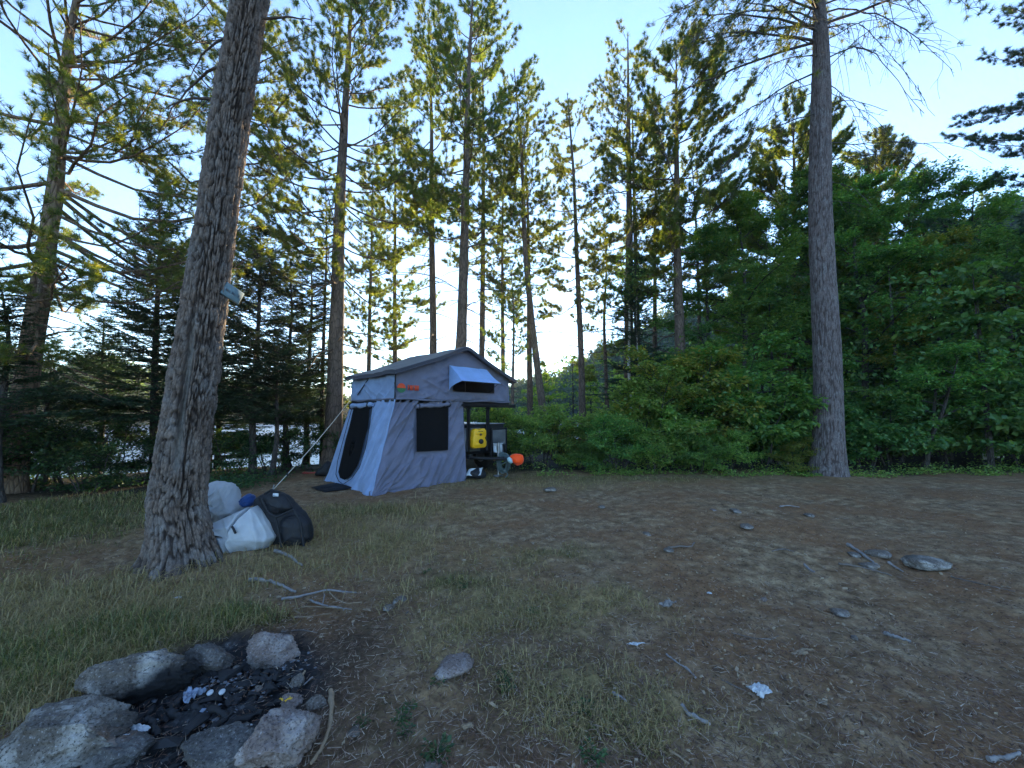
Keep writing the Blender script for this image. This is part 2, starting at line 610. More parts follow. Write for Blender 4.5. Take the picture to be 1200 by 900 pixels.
def make_pine(seed, H, r0, crown, maxlen, lean=(0, 0), step=.3, tl=.14, dens=1.0, el=(-.12, .75), nn=20, dead=1.2, dead_lo=2.0, topy=.55, tw=.011, bark='bark_pine', leaf='needle', bias=None, root=None, wide=.3):
    """a pine: tapering trunk, whorled limbs with upturned ends, needle tufts towards the twig ends"""
    rng = np.random.default_rng(seed)
    path = trunk_path(rng, H, lean)
    wood, fol = MB(), MB()
    add_trunk(wood, rng, path, r0)
    hs = path[:, 2]
    zs = []
    z = dead_lo
    while z < H - .12:
        zs.append(z + rng.uniform(-.1, .1))
        z += step * rng.uniform(.6, 1.35)
    main, mrad, tw_P, tw_r, tP, tD = [], [], [], [], [], []
    for z in zs:
        c = np.array([np.interp(z, hs, path[:, 0]), np.interp(z, hs, path[:, 1]), z])
        rt = r0 * (1 - z / H) ** .85 + .015
        t = (z - crown) / (H - crown)
        for b in range(rng.integers(1, 4) if t > 0 else rng.integers(1, 3)):
            az = rng.uniform(0, 2 * PI)
            if bias is not None and rng.random() < bias[1]:
                az = bias[0] + rng.normal() * .6
            if t < 0:
                L = dead * rng.uniform(.25, 1.0) * (1 + .6 * z / max(crown, 1))
                e0 = rng.uniform(-.25, .25)
            else:
                L = maxlen * (1 - t ** 1.5) ** topy * (.65 + .35 * min(1, t / wide)) * rng.uniform(.55, 1.1) + .25
                e0 = el[0] + (el[1] - el[0]) * t + rng.normal() * .16
            K = 7
            s = np.linspace(0, 1, K)
            d = rot_az(np.array(az), np.array(e0))
            side = np.array([-math.sin(az), math.cos(az), 0])
            if t < 0:
                bend = -.25 * s ** 2
            else:
                bend = (-.16 * (1 - t)) * np.sin(s * PI) + .22 * s ** 2.2
            pts = c + d * (s * L)[:, None] + np.array([0, 0, 1]) * (bend * L)[:, None] + side * (rng.normal() * .12 * L * s ** 2)[:, None] + rng.normal(size=(K, 3)) * .018 * L * s[:, None]
            main.append(pts)
            mrad.append(np.maximum(min(rt * .4, .009 + .008 * L) * (1 - s * .8), .004))
            if t < 0:
                nb = rng.integers(0, 4)
                for _ in range(nb):
                    q = rng.uniform(.3, .9)
                    p0 = np.array([np.interp(q, s, pts[:, k]) for k in range(3)])
                    dd = nrm(d + side * rng.choice([-1, 1]) * rng.uniform(.5, 1.1) + np.array([0, 0, rng.uniform(-.5, .2)]))
                    l2 = L * rng.uniform(.15, .4)
                    tw_P.append(np.stack([p0, p0 + dd * l2 * .5, p0 + dd * l2 + np.array([0, 0, -.06 * l2])]))
                    tw_r.append([.005, .004, .002])
                continue
            # side twigs
            ns = max(3, int(L / .135 * dens))
            for j in range(ns):
                q = .34 + .66 * (j + rng.random()) / ns
                q = min(q, .98)
                p0 = np.array([np.interp(q, s, pts[:, k]) for k in range(3)])
                sg = 1 if j % 2 else -1
                dd = nrm(d * rng.uniform(.6, 1.1) + side * sg * rng.uniform(.3, 1.0) + np.array([0, 0, rng.uniform(.0, .6)]))
                l2 = (.12 + .32 * L * (1 - q * .75) * rng.uniform(.5, 1.0)) * .9
                p1 = p0 + dd * l2 * .55
                p2 = p0 + dd * l2 + np.array([0, 0, .18 * l2])
                tw_P.append(np.stack([p0, p1, p2]))
                tw_r.append([.007, .005, .003])
                tP.append(p2)
                tD.append(nrm(p2 - p1 + np.array([0, 0, .3 * l2])))
                m = int(l2 / .17 + rng.random())
                for _ in range(m):
                    f = rng.uniform(.35, .95)
                    o = p0 + (p2 - p0) * f
                    e = nrm(dd + rng.normal(size=3) * .6 + np.array([0, 0, .5]))
                    o2 = o + e * rng.uniform(.06, .16)
                    tw_P.append(np.stack([o, (o + o2) / 2, o2]))
                    tw_r.append([.005, .004, .003])
                    tP.append(o2)
                    tD.append(e)
            tP.append(pts[-1])
            tD.append(nrm(pts[-1] - pts[-2] + np.array([0, 0, .05])))
    tP.append(path[-1])
    tD.append(np.array([0, 0, 1.0]))
    wood.add(*tubes(np.array(main), np.array(mrad), 5))
    if tw_P: wood.add(*tubes(np.array(tw_P), np.array(tw_r), 3))
    tP, tD = np.array(tP), np.array(tD)
    fol.add(*tufts(rng, tP, tD, np.full(len(tP), tl) * rng.uniform(.75, 1.2, len(tP)), nn, tw))
    a = wood.build('trunk', M[bark], root)
    b = fol.build('crown', M[leaf], root, smooth=False)
    return a, b


def make_fir(seed, H, r0, base_len, z0=.3, lean=(0, 0), step=.2, droop=.25, dens=1.0, root=None, nl=.05, leaf='fir', bark='bark_dark', gap=0.0):
    """fir or spruce: spire with flat drooping sprays"""
    rng = np.random.default_rng(seed)
    path = trunk_path(rng, H, lean, wob=.03)
    wood, fol = MB(), MB()
    add_trunk(wood, rng, path, r0, .008, 10)
    z = z0
    main, mrad, tw, tr, LP, LD, LN = [], [], [], [], [], [], []
    while z < H - .1:
        c = np.array([np.interp(z, path[:, 2], path[:, 0]), np.interp(z, path[:, 2], path[:, 1]), z])
        t = z / H
        for b in range(rng.integers(3, 6)):
            if rng.random() < gap: continue
            az = rng.uniform(0, 2 * PI)
            L = base_len * (1 - t) ** .85 * rng.uniform(.6, 1.1) + .12
            e0 = .15 + .5 * t + rng.normal() * .1
            s = np.linspace(0, 1, 6)
            d = rot_az(np.array(az), np.array(e0))
            side = np.array([-math.sin(az), math.cos(az), 0])
            pts = c + d * (s * L)[:, None] + np.array([0, 0, 1]) * (-droop * L * s ** 1.6 * (1 - t) + .1 * L * s ** 4)[:, None] + rng.normal(size=(6, 3)) * .012 * L
            main.append(pts)
            mrad.append(np.maximum((.006 + .008 * L) * (1 - s * .9), .003))
            ns = max(3, int(L / .09 * dens))
            for j in range(ns):
                q = .12 + .88 * (j + rng.random() * .8) / ns
                q = min(q, .99)
                p0 = np.array([np.interp(q, s, pts[:, k]) for k in range(3)])
                for sg in (-1, 1):
                    l2 = (.08 + .38 * L * (1 - q) ** .7 * rng.uniform(.5, 1.0)) + .05
                    dd = nrm(d * .8 + side * sg * rng.uniform(.6, 1.0) + np.array([0, 0, rng.uniform(-.28, .05)]))
                    p2 = p0 + dd * l2 + np.array([0, 0, -.12 * l2])
                    if l2 > .15:
                        tw.append(np.stack([p0, (p0 + p2) / 2, p2]))
                        tr.append([.004, .003, .002])
                    nq = max(3, int(l2 / .022))
                    f = np.linspace(.08, 1, nq)
                    o = p0 + (p2 - p0) * f[:, None]
                    LP.append(np.repeat(o, 2, 0))
                    perp = nrm(np.cross(dd, [0, 0, 1.0]))
                    sd = np.tile([1.0, -1.0], nq)[:, None]
                    LD.append(dd * .75 + perp * sd + rng.normal(size=(nq * 2, 3)) * .22)
                    LN.append(np.array([0, 0, 1.0]) + rng.normal(size=(nq * 2, 3)) * .5)
        z += step * rng.uniform(.6, 1.3)
    wood.add(*tubes(np.array(main), np.array(mrad), 4))
    if tw: wood.add(*tubes(np.array(tw), np.array(tr), 3))
    LP, LD, LN = np.concatenate(LP), np.concatenate(LD), np.concatenate(LN)
    k = len(LP)
    fol.add(*leaves(LP, LD, LN, rng.uniform(.7, 1.2, k) * nl, rng.uniform(.8, 1.2, k) * nl * .3))
    return wood.build('trunk', M[bark], root), fol.build('crown', M[leaf], root, smooth=False)


def make_broad(seed, H, r0, spread, z0=.15, limbs=12, n2b=7, n3=6, nl=26, ls=.085, leaf='leaf', bark='bark_dark', root=None, stems=1, lean=(0, 0), names=('trunk', 'crown'), flat=.38, updir=.55):
    """broadleaf tree or shrub: trunk(s), three orders of branching, leaf sprays along the last order"""
    rng = np.random.default_rng(seed)
    wood, fol = MB(), MB()
    b1P, b1r, b2P, b2r, b3P, b3r = [], [], [], [], [], []
    LP, LD, LN = [], [], []
    for st in range(stems):
        az0 = rng.uniform(0, 2 * PI)
        off = 0 if stems == 1 else .18
        ln = (lean[0] + (0 if stems == 1 else spread * .5 * math.cos(az0)), lean[1] + (0 if stems == 1 else spread * .5 * math.sin(az0)))
        h = H * (rng.uniform(.7, 1) if stems > 1 else .92)
        path = trunk_path(rng, h, ln, wob=.06 * H / 4) + np.array([off * math.cos(az0), off * math.sin(az0), 0])
        add_trunk(wood, rng, path, r0, .006, 9)
        for i in range(limbs):
            t = z0 + (1 - z0) * (i + rng.random()) / limbs
            t = min(t, .98)
            z = t * h
            c = np.array([np.interp(z, path[:, 2], path[:, k]) for k in range(3)])
            az = i * 2.4 + rng.normal() * .5
            prof = (.55 + .45 * min(1, (t - z0) / .3 + .3)) * (1 - max(0, t - .35) / .65) ** .55
            L = spread * prof * rng.uniform(.6, 1.1) + .15
            e0 = updir * (.4 + .9 * t) + rng.normal() * .15
            d = rot_az(np.array(az), np.array(e0))
            s = np.linspace(0, 1, 5)
            side = np.array([-math.sin(az), math.cos(az), 0])
            pts = c + d * (s * L)[:, None] + side * (rng.normal() * .15 * L * s ** 2)[:, None] + np.array([0, 0, -1]) * (.12 * L * s ** 2)[:, None]
            b1P.append(pts)
            b1r.append(np.maximum(min(r0 * .45, .008 + .012 * L) * (1 - .8 * s), .004))
            for j in range(n2b):
                q = .2 + .8 * (j + rng.random()) / n2b
                q = min(q, 1)
                p0 = np.array([np.interp(q, s, pts[:, k]) for k in range(3)])
                d2 = nrm(d + side * (1 if j % 2 else -1) * rng.uniform(.4, 1.1) + np.array([0, 0, rng.uniform(-.25, .45)]))
                l2 = L * .5 * (1 - .5 * q) * rng.uniform(.6, 1.1) + .1
                e2 = p0 + d2 * l2 + np.array([0, 0, -.08 * l2])
                b2P.append(np.stack([p0, p0 + d2 * l2 * .5, e2]))
                b2r.append([.007, .005, .003])
                for k3 in range(n3):
                    f = .15 + .85 * (k3 + rng.random()) / n3
                    p3 = p0 + (e2 - p0) * min(f, 1)
                    d3 = nrm(d2 + rng.normal(size=3) * np.array([.8, .8, .35]))
                    l3 = rng.uniform(.14, .34) * (.7 + .12 * H)
                    e3 = p3 + d3 * l3
                    b3P.append(np.stack([p3, e3]))
                    b3r.append([.003, .0015])
                    ff = rng.uniform(.05, 1.05, nl)
                    o = p3 + (e3 - p3) * ff[:, None] + rng.normal(size=(nl, 3)) * np.array([.05, .05, .03])
                    LP.append(o)
                    LD.append(d3 * .6 + rng.normal(size=(nl, 3)) * np.array([.9, .9, .35]) + np.array([0, 0, -.25]))
                    LN.append(np.array([0, 0, 1.0]) + rng.normal(size=(nl, 3)) * flat)
    wood.add(*tubes(np.array(b1P), np.array(b1r), 5))
    wood.add(*tubes(np.array(b2P), np.array(b2r), 4))
    wood.add(*tubes(np.array(b3P), np.array(b3r), 3))
    LP, LD, LN = np.concatenate(LP), np.concatenate(LD), np.concatenate(LN)
    k = len(LP)
    sz = rng.uniform(.55, 1.15, k) * ls
    fol.add(*leaves(LP, LD, LN, sz, sz * rng.uniform(.5, .75, k), .15))
    return wood.build(names[0], M[bark], root), fol.build(names[1], M[leaf], root, smooth=False)


def copy_tree(src, loc, rz, sc, label, group=None, name=None, leaf=None):
    c = src.copy()
    COL.objects.link(c)
    c.location = [float(v) for v in loc]
    c.rotation_euler = (0, 0, rz)
    c.scale = sc if isinstance(sc, (tuple, list)) else (sc, sc, sc)
    c['label'] = label
    if group: c['group'] = group
    for ch in src.children:
        d = ch.copy()
        COL.objects.link(d)
        d.parent = c
        if leaf and d.name.split('.')[0] in ('crown', 'foliage'):
            d.material_slots[0].link = 'OBJECT'
            d.material_slots[0].material = M[leaf]
    return c


# ------------------------------------------------------------------ camera, sky, sun
cam = bpy.data.cameras.new('camera')
cam.sensor_width = 36.0
cam.lens = 13.5
cam.clip_start = .05
cam.clip_end = 3000
co = bpy.data.objects.new('camera', cam)
COL.objects.link(co)
co.location = CAM
co.rotation_euler = (PI / 2 + PITCH, 0, 0)
SC.camera = co

w = bpy.data.worlds.new('World')
SC.world = w
w.use_nodes = True
wt = w.node_tree
bg = wt.nodes['Background']
sky = wt.nodes.new('ShaderNodeTexSky')
sky.sky_type = 'NISHITA'
sky.sun_disc = False
sky.sun_elevation = SUN_EL
sky.sun_rotation = SUN_AZ
sky.altitude = 300
sky.air_density = 1.0
sky.dust_density = .0
sky.ozone_density = 3.6
hs = wt.nodes.new('ShaderNodeHueSaturation')
hs.inputs['Saturation'].default_value = .93
hs.inputs['Hue'].default_value = .502
wt.links.new(sky.outputs[0], hs.inputs['Color'])
wt.links.new(hs.outputs[0], bg.inputs[0])
bg.inputs[1].default_value = .15
sun = bpy.data.lights.new('sun', 'SUN')
sun.energy = 5.0
sun.angle = R(.55)
sun.color = (1.0, .8, .48)
so = bpy.data.objects.new('sun', sun)
COL.objects.link(so)
# lamp shines along -Z: aim -Z away from the sun's direction
so.rotation_euler = (PI / 2 - SUN_EL, 0, PI - SUN_AZ)
so.location = (30, 120, 60)
SC.view_settings.view_transform = 'Standard'
SC.view_settings.look = 'None'
SC.view_settings.exposure = 2.5
SC.view_settings.gamma = 1.0
SC.cycles.max_bounces = 7
SC.cycles.diffuse_bounces = 3
SC.cycles.glossy_bounces = 2
SC.cycles.transmission_bounces = 4
SC.cycles.transparent_max_bounces = 4
SC.cycles.sample_clamp_indirect = 6
SC.cycles.caustics_reflective = False
SC.cycles.caustics_refractive = False
SC.cycles.use_denoising = True
SC.cycles.denoising_prefilter = 'ACCURATE'
SC.cycles.denoising_input_passes = 'RGB_ALBEDO_NORMAL'

# ------------------------------------------------------------------ ground
def polar_ground():
    th = np.concatenate([np.linspace(-70, 70, 560), np.linspace(72, 288, 73)])
    th = np.radians(th)
    r = np.concatenate([[0.0], np.geomspace(.25, 1.2, 30)[:-1], np.geomspace(1.2, 14, 420)[:-1], np.geomspace(14, 440, 90)])
    Rr, T = np.meshgrid(r, th, indexing='ij')
    X, Y = Rr * np.sin(T), Rr * np.cos(T)
    Z = gz(X, Y)
    near = sstep(14, 6, Rr)
    g, s, fire, wood = cover(X, Y)
    lump = .012 * n2(X, Y, 5, 3, 71) + .009 * n2(X, Y, 16, 3, 77) + .006 * n2(X, Y, 45, 2, 79)
    Z = Z + near * lump * (1 + 1.2 * s + .8 * fire + g)
    mb = MB()
    mb.add(np.stack([X, Y, Z], -1), grid_faces(len(th), len(r), True), grassy=g.ravel(), straw=s.ravel(), soot=fire.ravel(), duff=wood.ravel(), trodden=(sstep(2.0, .7, np.hypot(X - FIRE[0] - .7, (Y - FIRE[1]) * 1.1)) * (.5 + .5 * n2(X, Y, 2, 3, 15))).ravel())
    return mb


t = NT('ground_dirt')
co_ = t.coord('Object')
big = t.noise(co_, .9, 5, .6)
mid = t.noise(co_, 7, 6, .65)
fin = t.noise(co_, 60, 5, .7)
dirt = t.ramp(mid, [(.27, (.06, .037, .02)), (.5, (.24, .157, .088)), (.75, (.47, .35, .21))])
dirt = t.mix(t.ramp(big, [(.42, 0.0), (.6, .75)]), dirt, t.ramp(fin, [(.3, (.125, .06, .028)), (.7, (.31, .165, .08))]))
# fallen needles, bits of bark and grit
st1 = t.vor(t.coord('Object', (1, 3.2, 1)), 34, 'F1')
st2 = t.vor(t.coord('Object', (3.4, 1, 1)), 41, 'F1')
bits = t.math('MAXIMUM', t.ramp(st1, [(.11, 1.0), (.18, 0.0)]), t.ramp(st2, [(.08, 1.0), (.13, 0.0)]))
bcol = t.mix(t.ramp(t.noise(co_, 90, 2), [(.42, 0.0), (.58, 1.0)]), (.46, .34, .22), (.1, .055, .032))
dirt = t.mix(t.math('MULTIPLY', bits, .65), dirt, bcol)
dark = t.ramp(t.vor(co_, 23, 'F1'), [(.1, .8), (.24, 0.0)])
dirt = t.mix(dark, dirt, (.028, .02, .016))
gcol = t.ramp(t.noise(co_, 30, 5, .7), [(.3, (.05, .046, .017)), (.7, (.15, .135, .045))])
scol = t.ramp(t.noise(t.coord('Object', (1, 2.5, 1)), 40, 5, .7), [(.3, (.12, .082, .036)), (.7, (.42, .32, .14))])
dirt = t.mix(t.attr('trodden'), dirt, t.ramp(fin, [(.3, (.022, .015, .011)), (.7, (.1, .068, .046))]))
c = t.mix(t.math('MULTIPLY', t.attr('straw'), .8), dirt, scol)
c = t.mix(t.math('MULTIPLY', t.attr('grassy'), .8), c, gcol)
dcol = t.ramp(mid, [(.3, (.02, .017, .012)), (.7, (.055, .045, .028))])
c = t.mix(t.attr('duff'), c, dcol)
acol = t.ramp(t.noise(co_, 14, 6, .7), [(.35, (.012, .012, .013)), (.6, (.035, .035, .037)), (.78, (.17, .175, .18))])
c = t.mix(t.attr('soot'), c, acol)
t.pbr(c, .92, 0, t.bump(t.math('ADD', t.math('MULTIPLY', mid, .6), t.math('ADD', fin, t.math('MULTIPLY', bits, .5))), .8, .012), .15)
M['ground'] = t.m
ground = polar_ground().build('ground', M['ground'])
tag(ground, kind='structure')

# ------------------------------------------------------------------ lake
t = NT('lake_water')
co_ = t.coord('Object', (1, 1.6, 1))
h = t.math('ADD', t.noise(co_, 2.2, 4, .6), t.math('MULTIPLY', t.noise(co_, 9, 3), .3))
t.pbr((.03, .045, .05), .33, 0, t.bump(h, 1.0, .07), 1.0)
M['water'] = t.m
mb = MB()
xs, ys = np.linspace(-260, 130, 40), np.linspace(8, 240, 30)
X, Y = np.meshgrid(xs, ys)
mb.add(np.stack([X, Y, np.full_like(X, LAKE_Z)], -1), grid_faces(40, 30))
tag(mb.build('lake', M['water']), kind='structure')

# ------------------------------------------------------------------ hill and far shore
HA = np.radians([-75, -60, -50, -42, -30, -18, -8, 0, 5, 8, 11.3, 15, 20, 27, 35, 50, 75])
HH = np.array([9, 10, 9, 8, 3.5, 2.5, 2.5, 3.5, 8.5, 13, 18, 25, 31, 36, 42, 50, 50.0])


def hill_z(x, y):
    r = np.hypot(x, y)
    a = np.arctan2(x, y)
    H = np.interp(a, HA, HH) + 1.6 * np.sin(a * 37) + 1.2 * np.sin(a * 83 + 1)
    H = H * (1 + .1 * n2(x, y, .02, 2, 5))
    return -4 + (H + 4) * sstep(105, 165, r + 6 * np.sin(a * 21)) * (1 - .25 * sstep(190, 330, r))


a = np.linspace(R(-80), R(85), 150)
r = np.linspace(96, 330, 40)
Rr, A = np.meshgrid(r, a, indexing='ij')
X, Y = Rr * np.sin(A), Rr * np.cos(A)
mb = MB()
mb.add(np.stack([X, Y, hill_z(X, Y)], -1), grid_faces(150, 40))
M['hill'] = simple('hill_soil', (.03, .055, .018), .95, 0, .4, .3)
tag(mb.build('hill', M['hill']), kind='structure')


def woods(seed, n, a0, a1, r0, r1, hmin, hmax, q, leaf_s, zf):
    """a far-off wood that reads as one mass: uneven crowns of leaf clumps"""
    rng = np.random.default_rng(seed)
    A = np.radians(rng.uniform(a0, a1, n))
    Rr = np.sqrt(rng.uniform(r0 ** 2, r1 ** 2, n))
    x, y = Rr * np.sin(A), Rr * np.cos(A)
    z = zf(x, y)
    ok = z > LAKE_Z + .05
    x, y, z = x[ok], y[ok], z[ok]
    n = len(x)
    H = rng.uniform(hmin, hmax, n)
    con = rng.random(n) < .4
    t = rng.uniform(.12, 1, (n, q))
    wid = np.where(con[:, None], (1 - t) * .2 + .015, .3 * np.sin(np.clip(t, 0, 1) * PI * .93 + .15) ** .6)
    # clumps
    nc = 9
    ca = rng.uniform(0, 2 * PI, (n, nc))
    pick = rng.integers(0, nc, (n, q))
    az = np.take_along_axis(ca, pick, 1) + rng.normal(size=(n, q)) * .55
    tt = np.clip(np.round(t * 7 + np.take_along_axis(rng.random((n, nc)), pick, 1)) / 7.0, .1, 1.02) * .75 + t * .25
    rad = wid * H[:, None] * rng.uniform(.35, 1.05, (n, q))
    P = np.stack([x[:, None] + np.cos(az) * rad, y[:, None] + np.sin(az) * rad, z[:, None] + tt * H[:, None]], -1).reshape(-1, 3)
    k = len(P)
    D = np.stack([np.cos(az), np.sin(az), rng.uniform(-.6, .2, (n, q))], -1).reshape(-1, 3) + rng.normal(size=(k, 3)) * .5
    sz = rng.uniform(.6, 1.3, k) * leaf_s
    mb = MB()
    mb.add(*leaves(P, D, rng.normal(size=(k, 3)) * .7 + [0, 0, 1], sz, sz * .7))
    tr = np.stack([np.stack([x, y, z - .5], -1), np.stack([x, y, z + H * .5], -1), np.stack([x, y, z + H * .97], -1)], 1)
    mb.add(*tubes(tr, np.stack([H * .012, H * .009, H * .002], -1), 4), mat=1)
    return mb


tag(woods(11, 2600, -3, 62, 112, 205, 5, 11, 120, .95, hill_z).build('hillside_forest', [M['wood_far'], M['bark_dark']], smooth=False),
    'dense green forest covering the hill behind the pines', 'forest', kind='stuff')
tag(woods(12, 3000, -74, -2, 110, 190, 4, 8, 90, .85, hill_z).build('far_shore_forest', [M['wood_far'], M['bark_dark']], smooth=False),
    'low line of trees along the far shore of the lake', 'forest', kind='stuff')
tag(woods(16, 1700, -74, -2, 104, 130, 1.6, 3.6, 60, .7, hill_z).build('shore_brush', [M['wood_far'], M['bark_dark']], smooth=False),
    'fringe of low brush at the water line of the far shore', 'brush', kind='stuff')
tag(woods(13, 230, 27, 66, 16, 70, 4, 8, 1300, .17, lambda x, y: gz(x, y)).build('dark_woods', [M['leaf_dark'], M['bark_dark']], smooth=False),
    'dark wood filling the space behind the trees at right', 'forest', kind='stuff')
tag(woods(14, 120, 1, 24, 20, 70, 2.5, 5, 900, .17, lambda x, y: gz(x, y)).build('brush_thicket', [M['leaf_shrub'], M['bark_dark']], smooth=False),
    'bushy green thicket at the foot of the wooded hill', 'thicket', kind='stuff')
tag(woods(15, 60, -100, -64, 9, 40, 5, 10, 1200, .15, lambda x, y: gz(x, y) + 0 * x).build('lakeside_woods', [M['leaf_dark'], M['bark_dark']], smooth=False),
    'dark wood beyond the left edge of the clearing', 'forest', kind='stuff')

# the evening air: far slopes fade a little
hz = NT('evening_haze')
pv = hz.n('ShaderNodeVolumePrincipled')
pv.inputs['Color'].default_value = (.86, .91, 1.0, 1)
pv.inputs['Density'].default_value = .00045
pv.inputs['Anisotropy'].default_value = .35
hz.l(pv.outputs[0], hz.out.inputs['Volume'])
mb = MB()
add_box(mb, (0, 0, 36), (920, 920, 86))
tag(mb.build('haze', hz.m, smooth=False), kind='stuff')

# ------------------------------------------------------------------ near trunks with real bark relief
def bark_trunk(name, path, radf, zmax, nth, nz, pw, ph, depth, seed, mat, parent, lobes=None, seam=None, top_path=None):
    """trunk whose bark plates are relief; path(z) -> centre, radf(z) -> radius"""
    z = np.concatenate([np.linspace(-.25, 1.0, int(nz * .22)), np.linspace(1.0, zmax, int(nz * .78))[1:], np.linspace(zmax, top_path, 30)[1:]])
    th = np.arange(nth) / nth * 2 * PI
    Z, T = np.meshgrid(z, th, indexing='ij')
    rad = radf(Z)
    wrap = max(5, int(round(2 * PI * radf(np.array(zmax * .4)) / pw)))
    C = np.stack([np.cos(T) * 1.3, np.sin(T) * 1.3, Z * .6], -1)
    u = T / (2 * PI) * wrap + .7 * vnoise(C, 3.2, seed) + .3 * vnoise(C, 9, seed + 1)
    v = Z / ph + .5 * vnoise(C, 2.1, seed + 2) + .35 * vnoise(C, 8, seed + 3)
    f1, e, cid = worley(u, v, seed, wrap)
    u2 = T / (2 * PI) * wrap * 2 + .4 * vnoise(C, 6, seed + 11)
    f1b, e2, cid2 = worley(u2, Z / (ph * .42) + .4 * vnoise(C, 6, seed + 12), seed + 20, wrap * 2)
    rg = fbm(C * np.array([1, 1, .35]), 12, 4, seed + 6)
    plate = sstep(-.02, .34, e + .26 * rg)
    fl = sstep(.02, .2, e2)
    fine = fbm(C * np.array([1, 1, .5]), 16, 3, seed + 4)
    d = depth * (.62 * plate * (.7 + .6 * cid) + .26 * fl * plate + .34 * fine + .22 * rg)
    r = rad
    if lobes is not None: r = r * lobes(T, Z)
    sm = np.zeros_like(Z)
    if seam is not None:
        sm = seam(T, Z)
        d = d * (1 - .8 * sm) - .035 * sm
    r = r + d - depth * .6
    P = path(Z)
    X = P[0] + np.cos(T) * r
    Y = P[1] + np.sin(T) * r
    mb = MB()
    mb.add(np.stack([X, Y, Z], -1), grid_faces(nth, len(z), True), crack=(1 - plate * (.55 + .45 * fl)).ravel(), cell=np.clip(cid * .6 + cid2 * .4, 0, 1).ravel(), seam=sm.ravel())
    return mb


def branch_system(rng, specs, twig=True, tl=.0, tuft_p=0.0):
    """limbs given as (start, dir, length, radius, droop, curl); returns wood tubes and tuft positions"""
    main, mr, tw, tr, tP, tD = [], [], [], [], [], []
    for (p, d, L, r, droop, curl) in specs:
        K = 12
        s = np.linspace(0, 1, K)
        d = nrm(np.array(d, float))
        side = nrm(np.cross(d, [0, 0, 1.0]))
        jit = np.cumsum(rng.normal(size=(K, 3)) * .012 * L, 0)
        pts = np.array(p) + d * (s * L)[:, None] + np.array([0, 0, -1]) * (droop * L * s ** 2)[:, None] + side * (curl * L * s ** 2)[:, None] + jit * s[:, None]
        main.append(pts)
        mr.append(np.maximum(r * (1 - s * .82), .004))
        if not twig: continue
        for j in range(int(L / .13)):
            q = rng.uniform(.18, 1)
            p0 = np.array([np.interp(q, s, pts[:, k]) for k in range(3)])
            tdir = nrm(np.interp(q, s[1:], np.arange(K - 1)) * 0 + (pts[-1] - pts[-4]))
            sg = rng.choice([-1, 1])
            dd = nrm(d * rng.uniform(.4, 1) + side * sg * rng.uniform(.3, 1.1) + np.array([0, 0, rng.uniform(-.9, .25)]))
            l2 = L * rng.uniform(.08, .38) * (1 - .4 * q)
            ss = np.linspace(0, 1, 5)
            pp = p0 + dd * (ss * l2)[:, None] + np.array([0, 0, -1]) * (.35 * l2 * ss ** 2)[:, None] + rng.normal(size=(5, 3)) * .02 * l2
            tw.append(pp)
            tr.append(np.maximum(r * .28 * (1 - ss * .8), .0028))
            for _ in range(rng.integers(1, 5)):
                i = rng.integers(1, 5)
                d4 = nrm(dd + rng.normal(size=3) * .7)
                l4 = l2 * rng.uniform(.2, .55)
                ss = np.linspace(0, 1, 5)
                p4 = pp[i] + d4 * (ss * l4)[:, None] + np.array([0, 0, -1]) * (.25 * l4 * ss ** 2)[:, None]
                tw.append(p4)
                tr.append(np.maximum(.0055 * (1 - ss * .7), .002))
                if rng.random() < tuft_p:
                    tP.append(p4[-1]); tD.append(d4 + np.array([0, 0, .3]))
            if rng.random() < tuft_p:
                tP.append(pp[-1]); tD.append(dd + np.array([0, 0, .3]))
    return main, mr, tw, tr, tP, tD


# --- the big leaning pine in the foreground
FB = G(205, 664)
FB = np.array([FB[0], FB[1] + .12, FB[2]])
ftop = at(292, 0, FB[1] + .05)
lean = (ftop[0] - FB[0]) / (ftop[2] - FB[2])
HT = 15.0
_w = [at(px, py, FB[1] + .08) for px, py in ((205, 664), (213, 590), (219, 520), (228, 450), (241, 350), (256, 240), (273, 120), (292, 0))]
FZ = np.array([0] + [q[2] - FB[2] for q in _w[1:]] + [15.0])
FX = np.array([0] + [q[0] - FB[0] for q in _w[1:]] + [_w[-1][0] - FB[0] + .5])


def fpath(z):
    k = np.clip(z, 0, 99)
    return (np.interp(k, FZ, FX), .02 * k + .03 * np.sin(k * .8))


def frad(z):
    return np.interp(z, [-.3, 0, .12, .4, 1, 1.8, 3.6, 6, 9, 15], [.36, .31, .275, .24, .217, .203, .168, .162, .13, .02])


def flobes(T, Z):
    w_ = np.exp(-np.clip(Z, 0, 99) / .5)
    w2 = np.exp(-np.clip(Z, 0, 99) / 1.6)
    return 1 + w_ * (.10 * np.cos(5 * T + .6) + .09 * np.cos(3 * T - 1.0)) + w_ ** 2 * .4 * np.exp(-((np.angle(np.exp(1j * (T - 3.5)))) / .35) ** 2) + w_ ** 2 * .3 * np.exp(-((np.angle(np.exp(1j * (T + 1.15)))) / .3) ** 2) + .04 * w2 * np.cos(2 * T + 2)


def fseam(T, Z):
    c = -1.12 - .12 * (Z - 1.4)
    d = np.angle(np.exp(1j * (T - c)))
    return np.exp(-(d / (.11 + .03 * np.sin(Z * 7))) ** 2) * sstep(.85, 1.05, Z) * sstep(2.6, 2.0, Z)


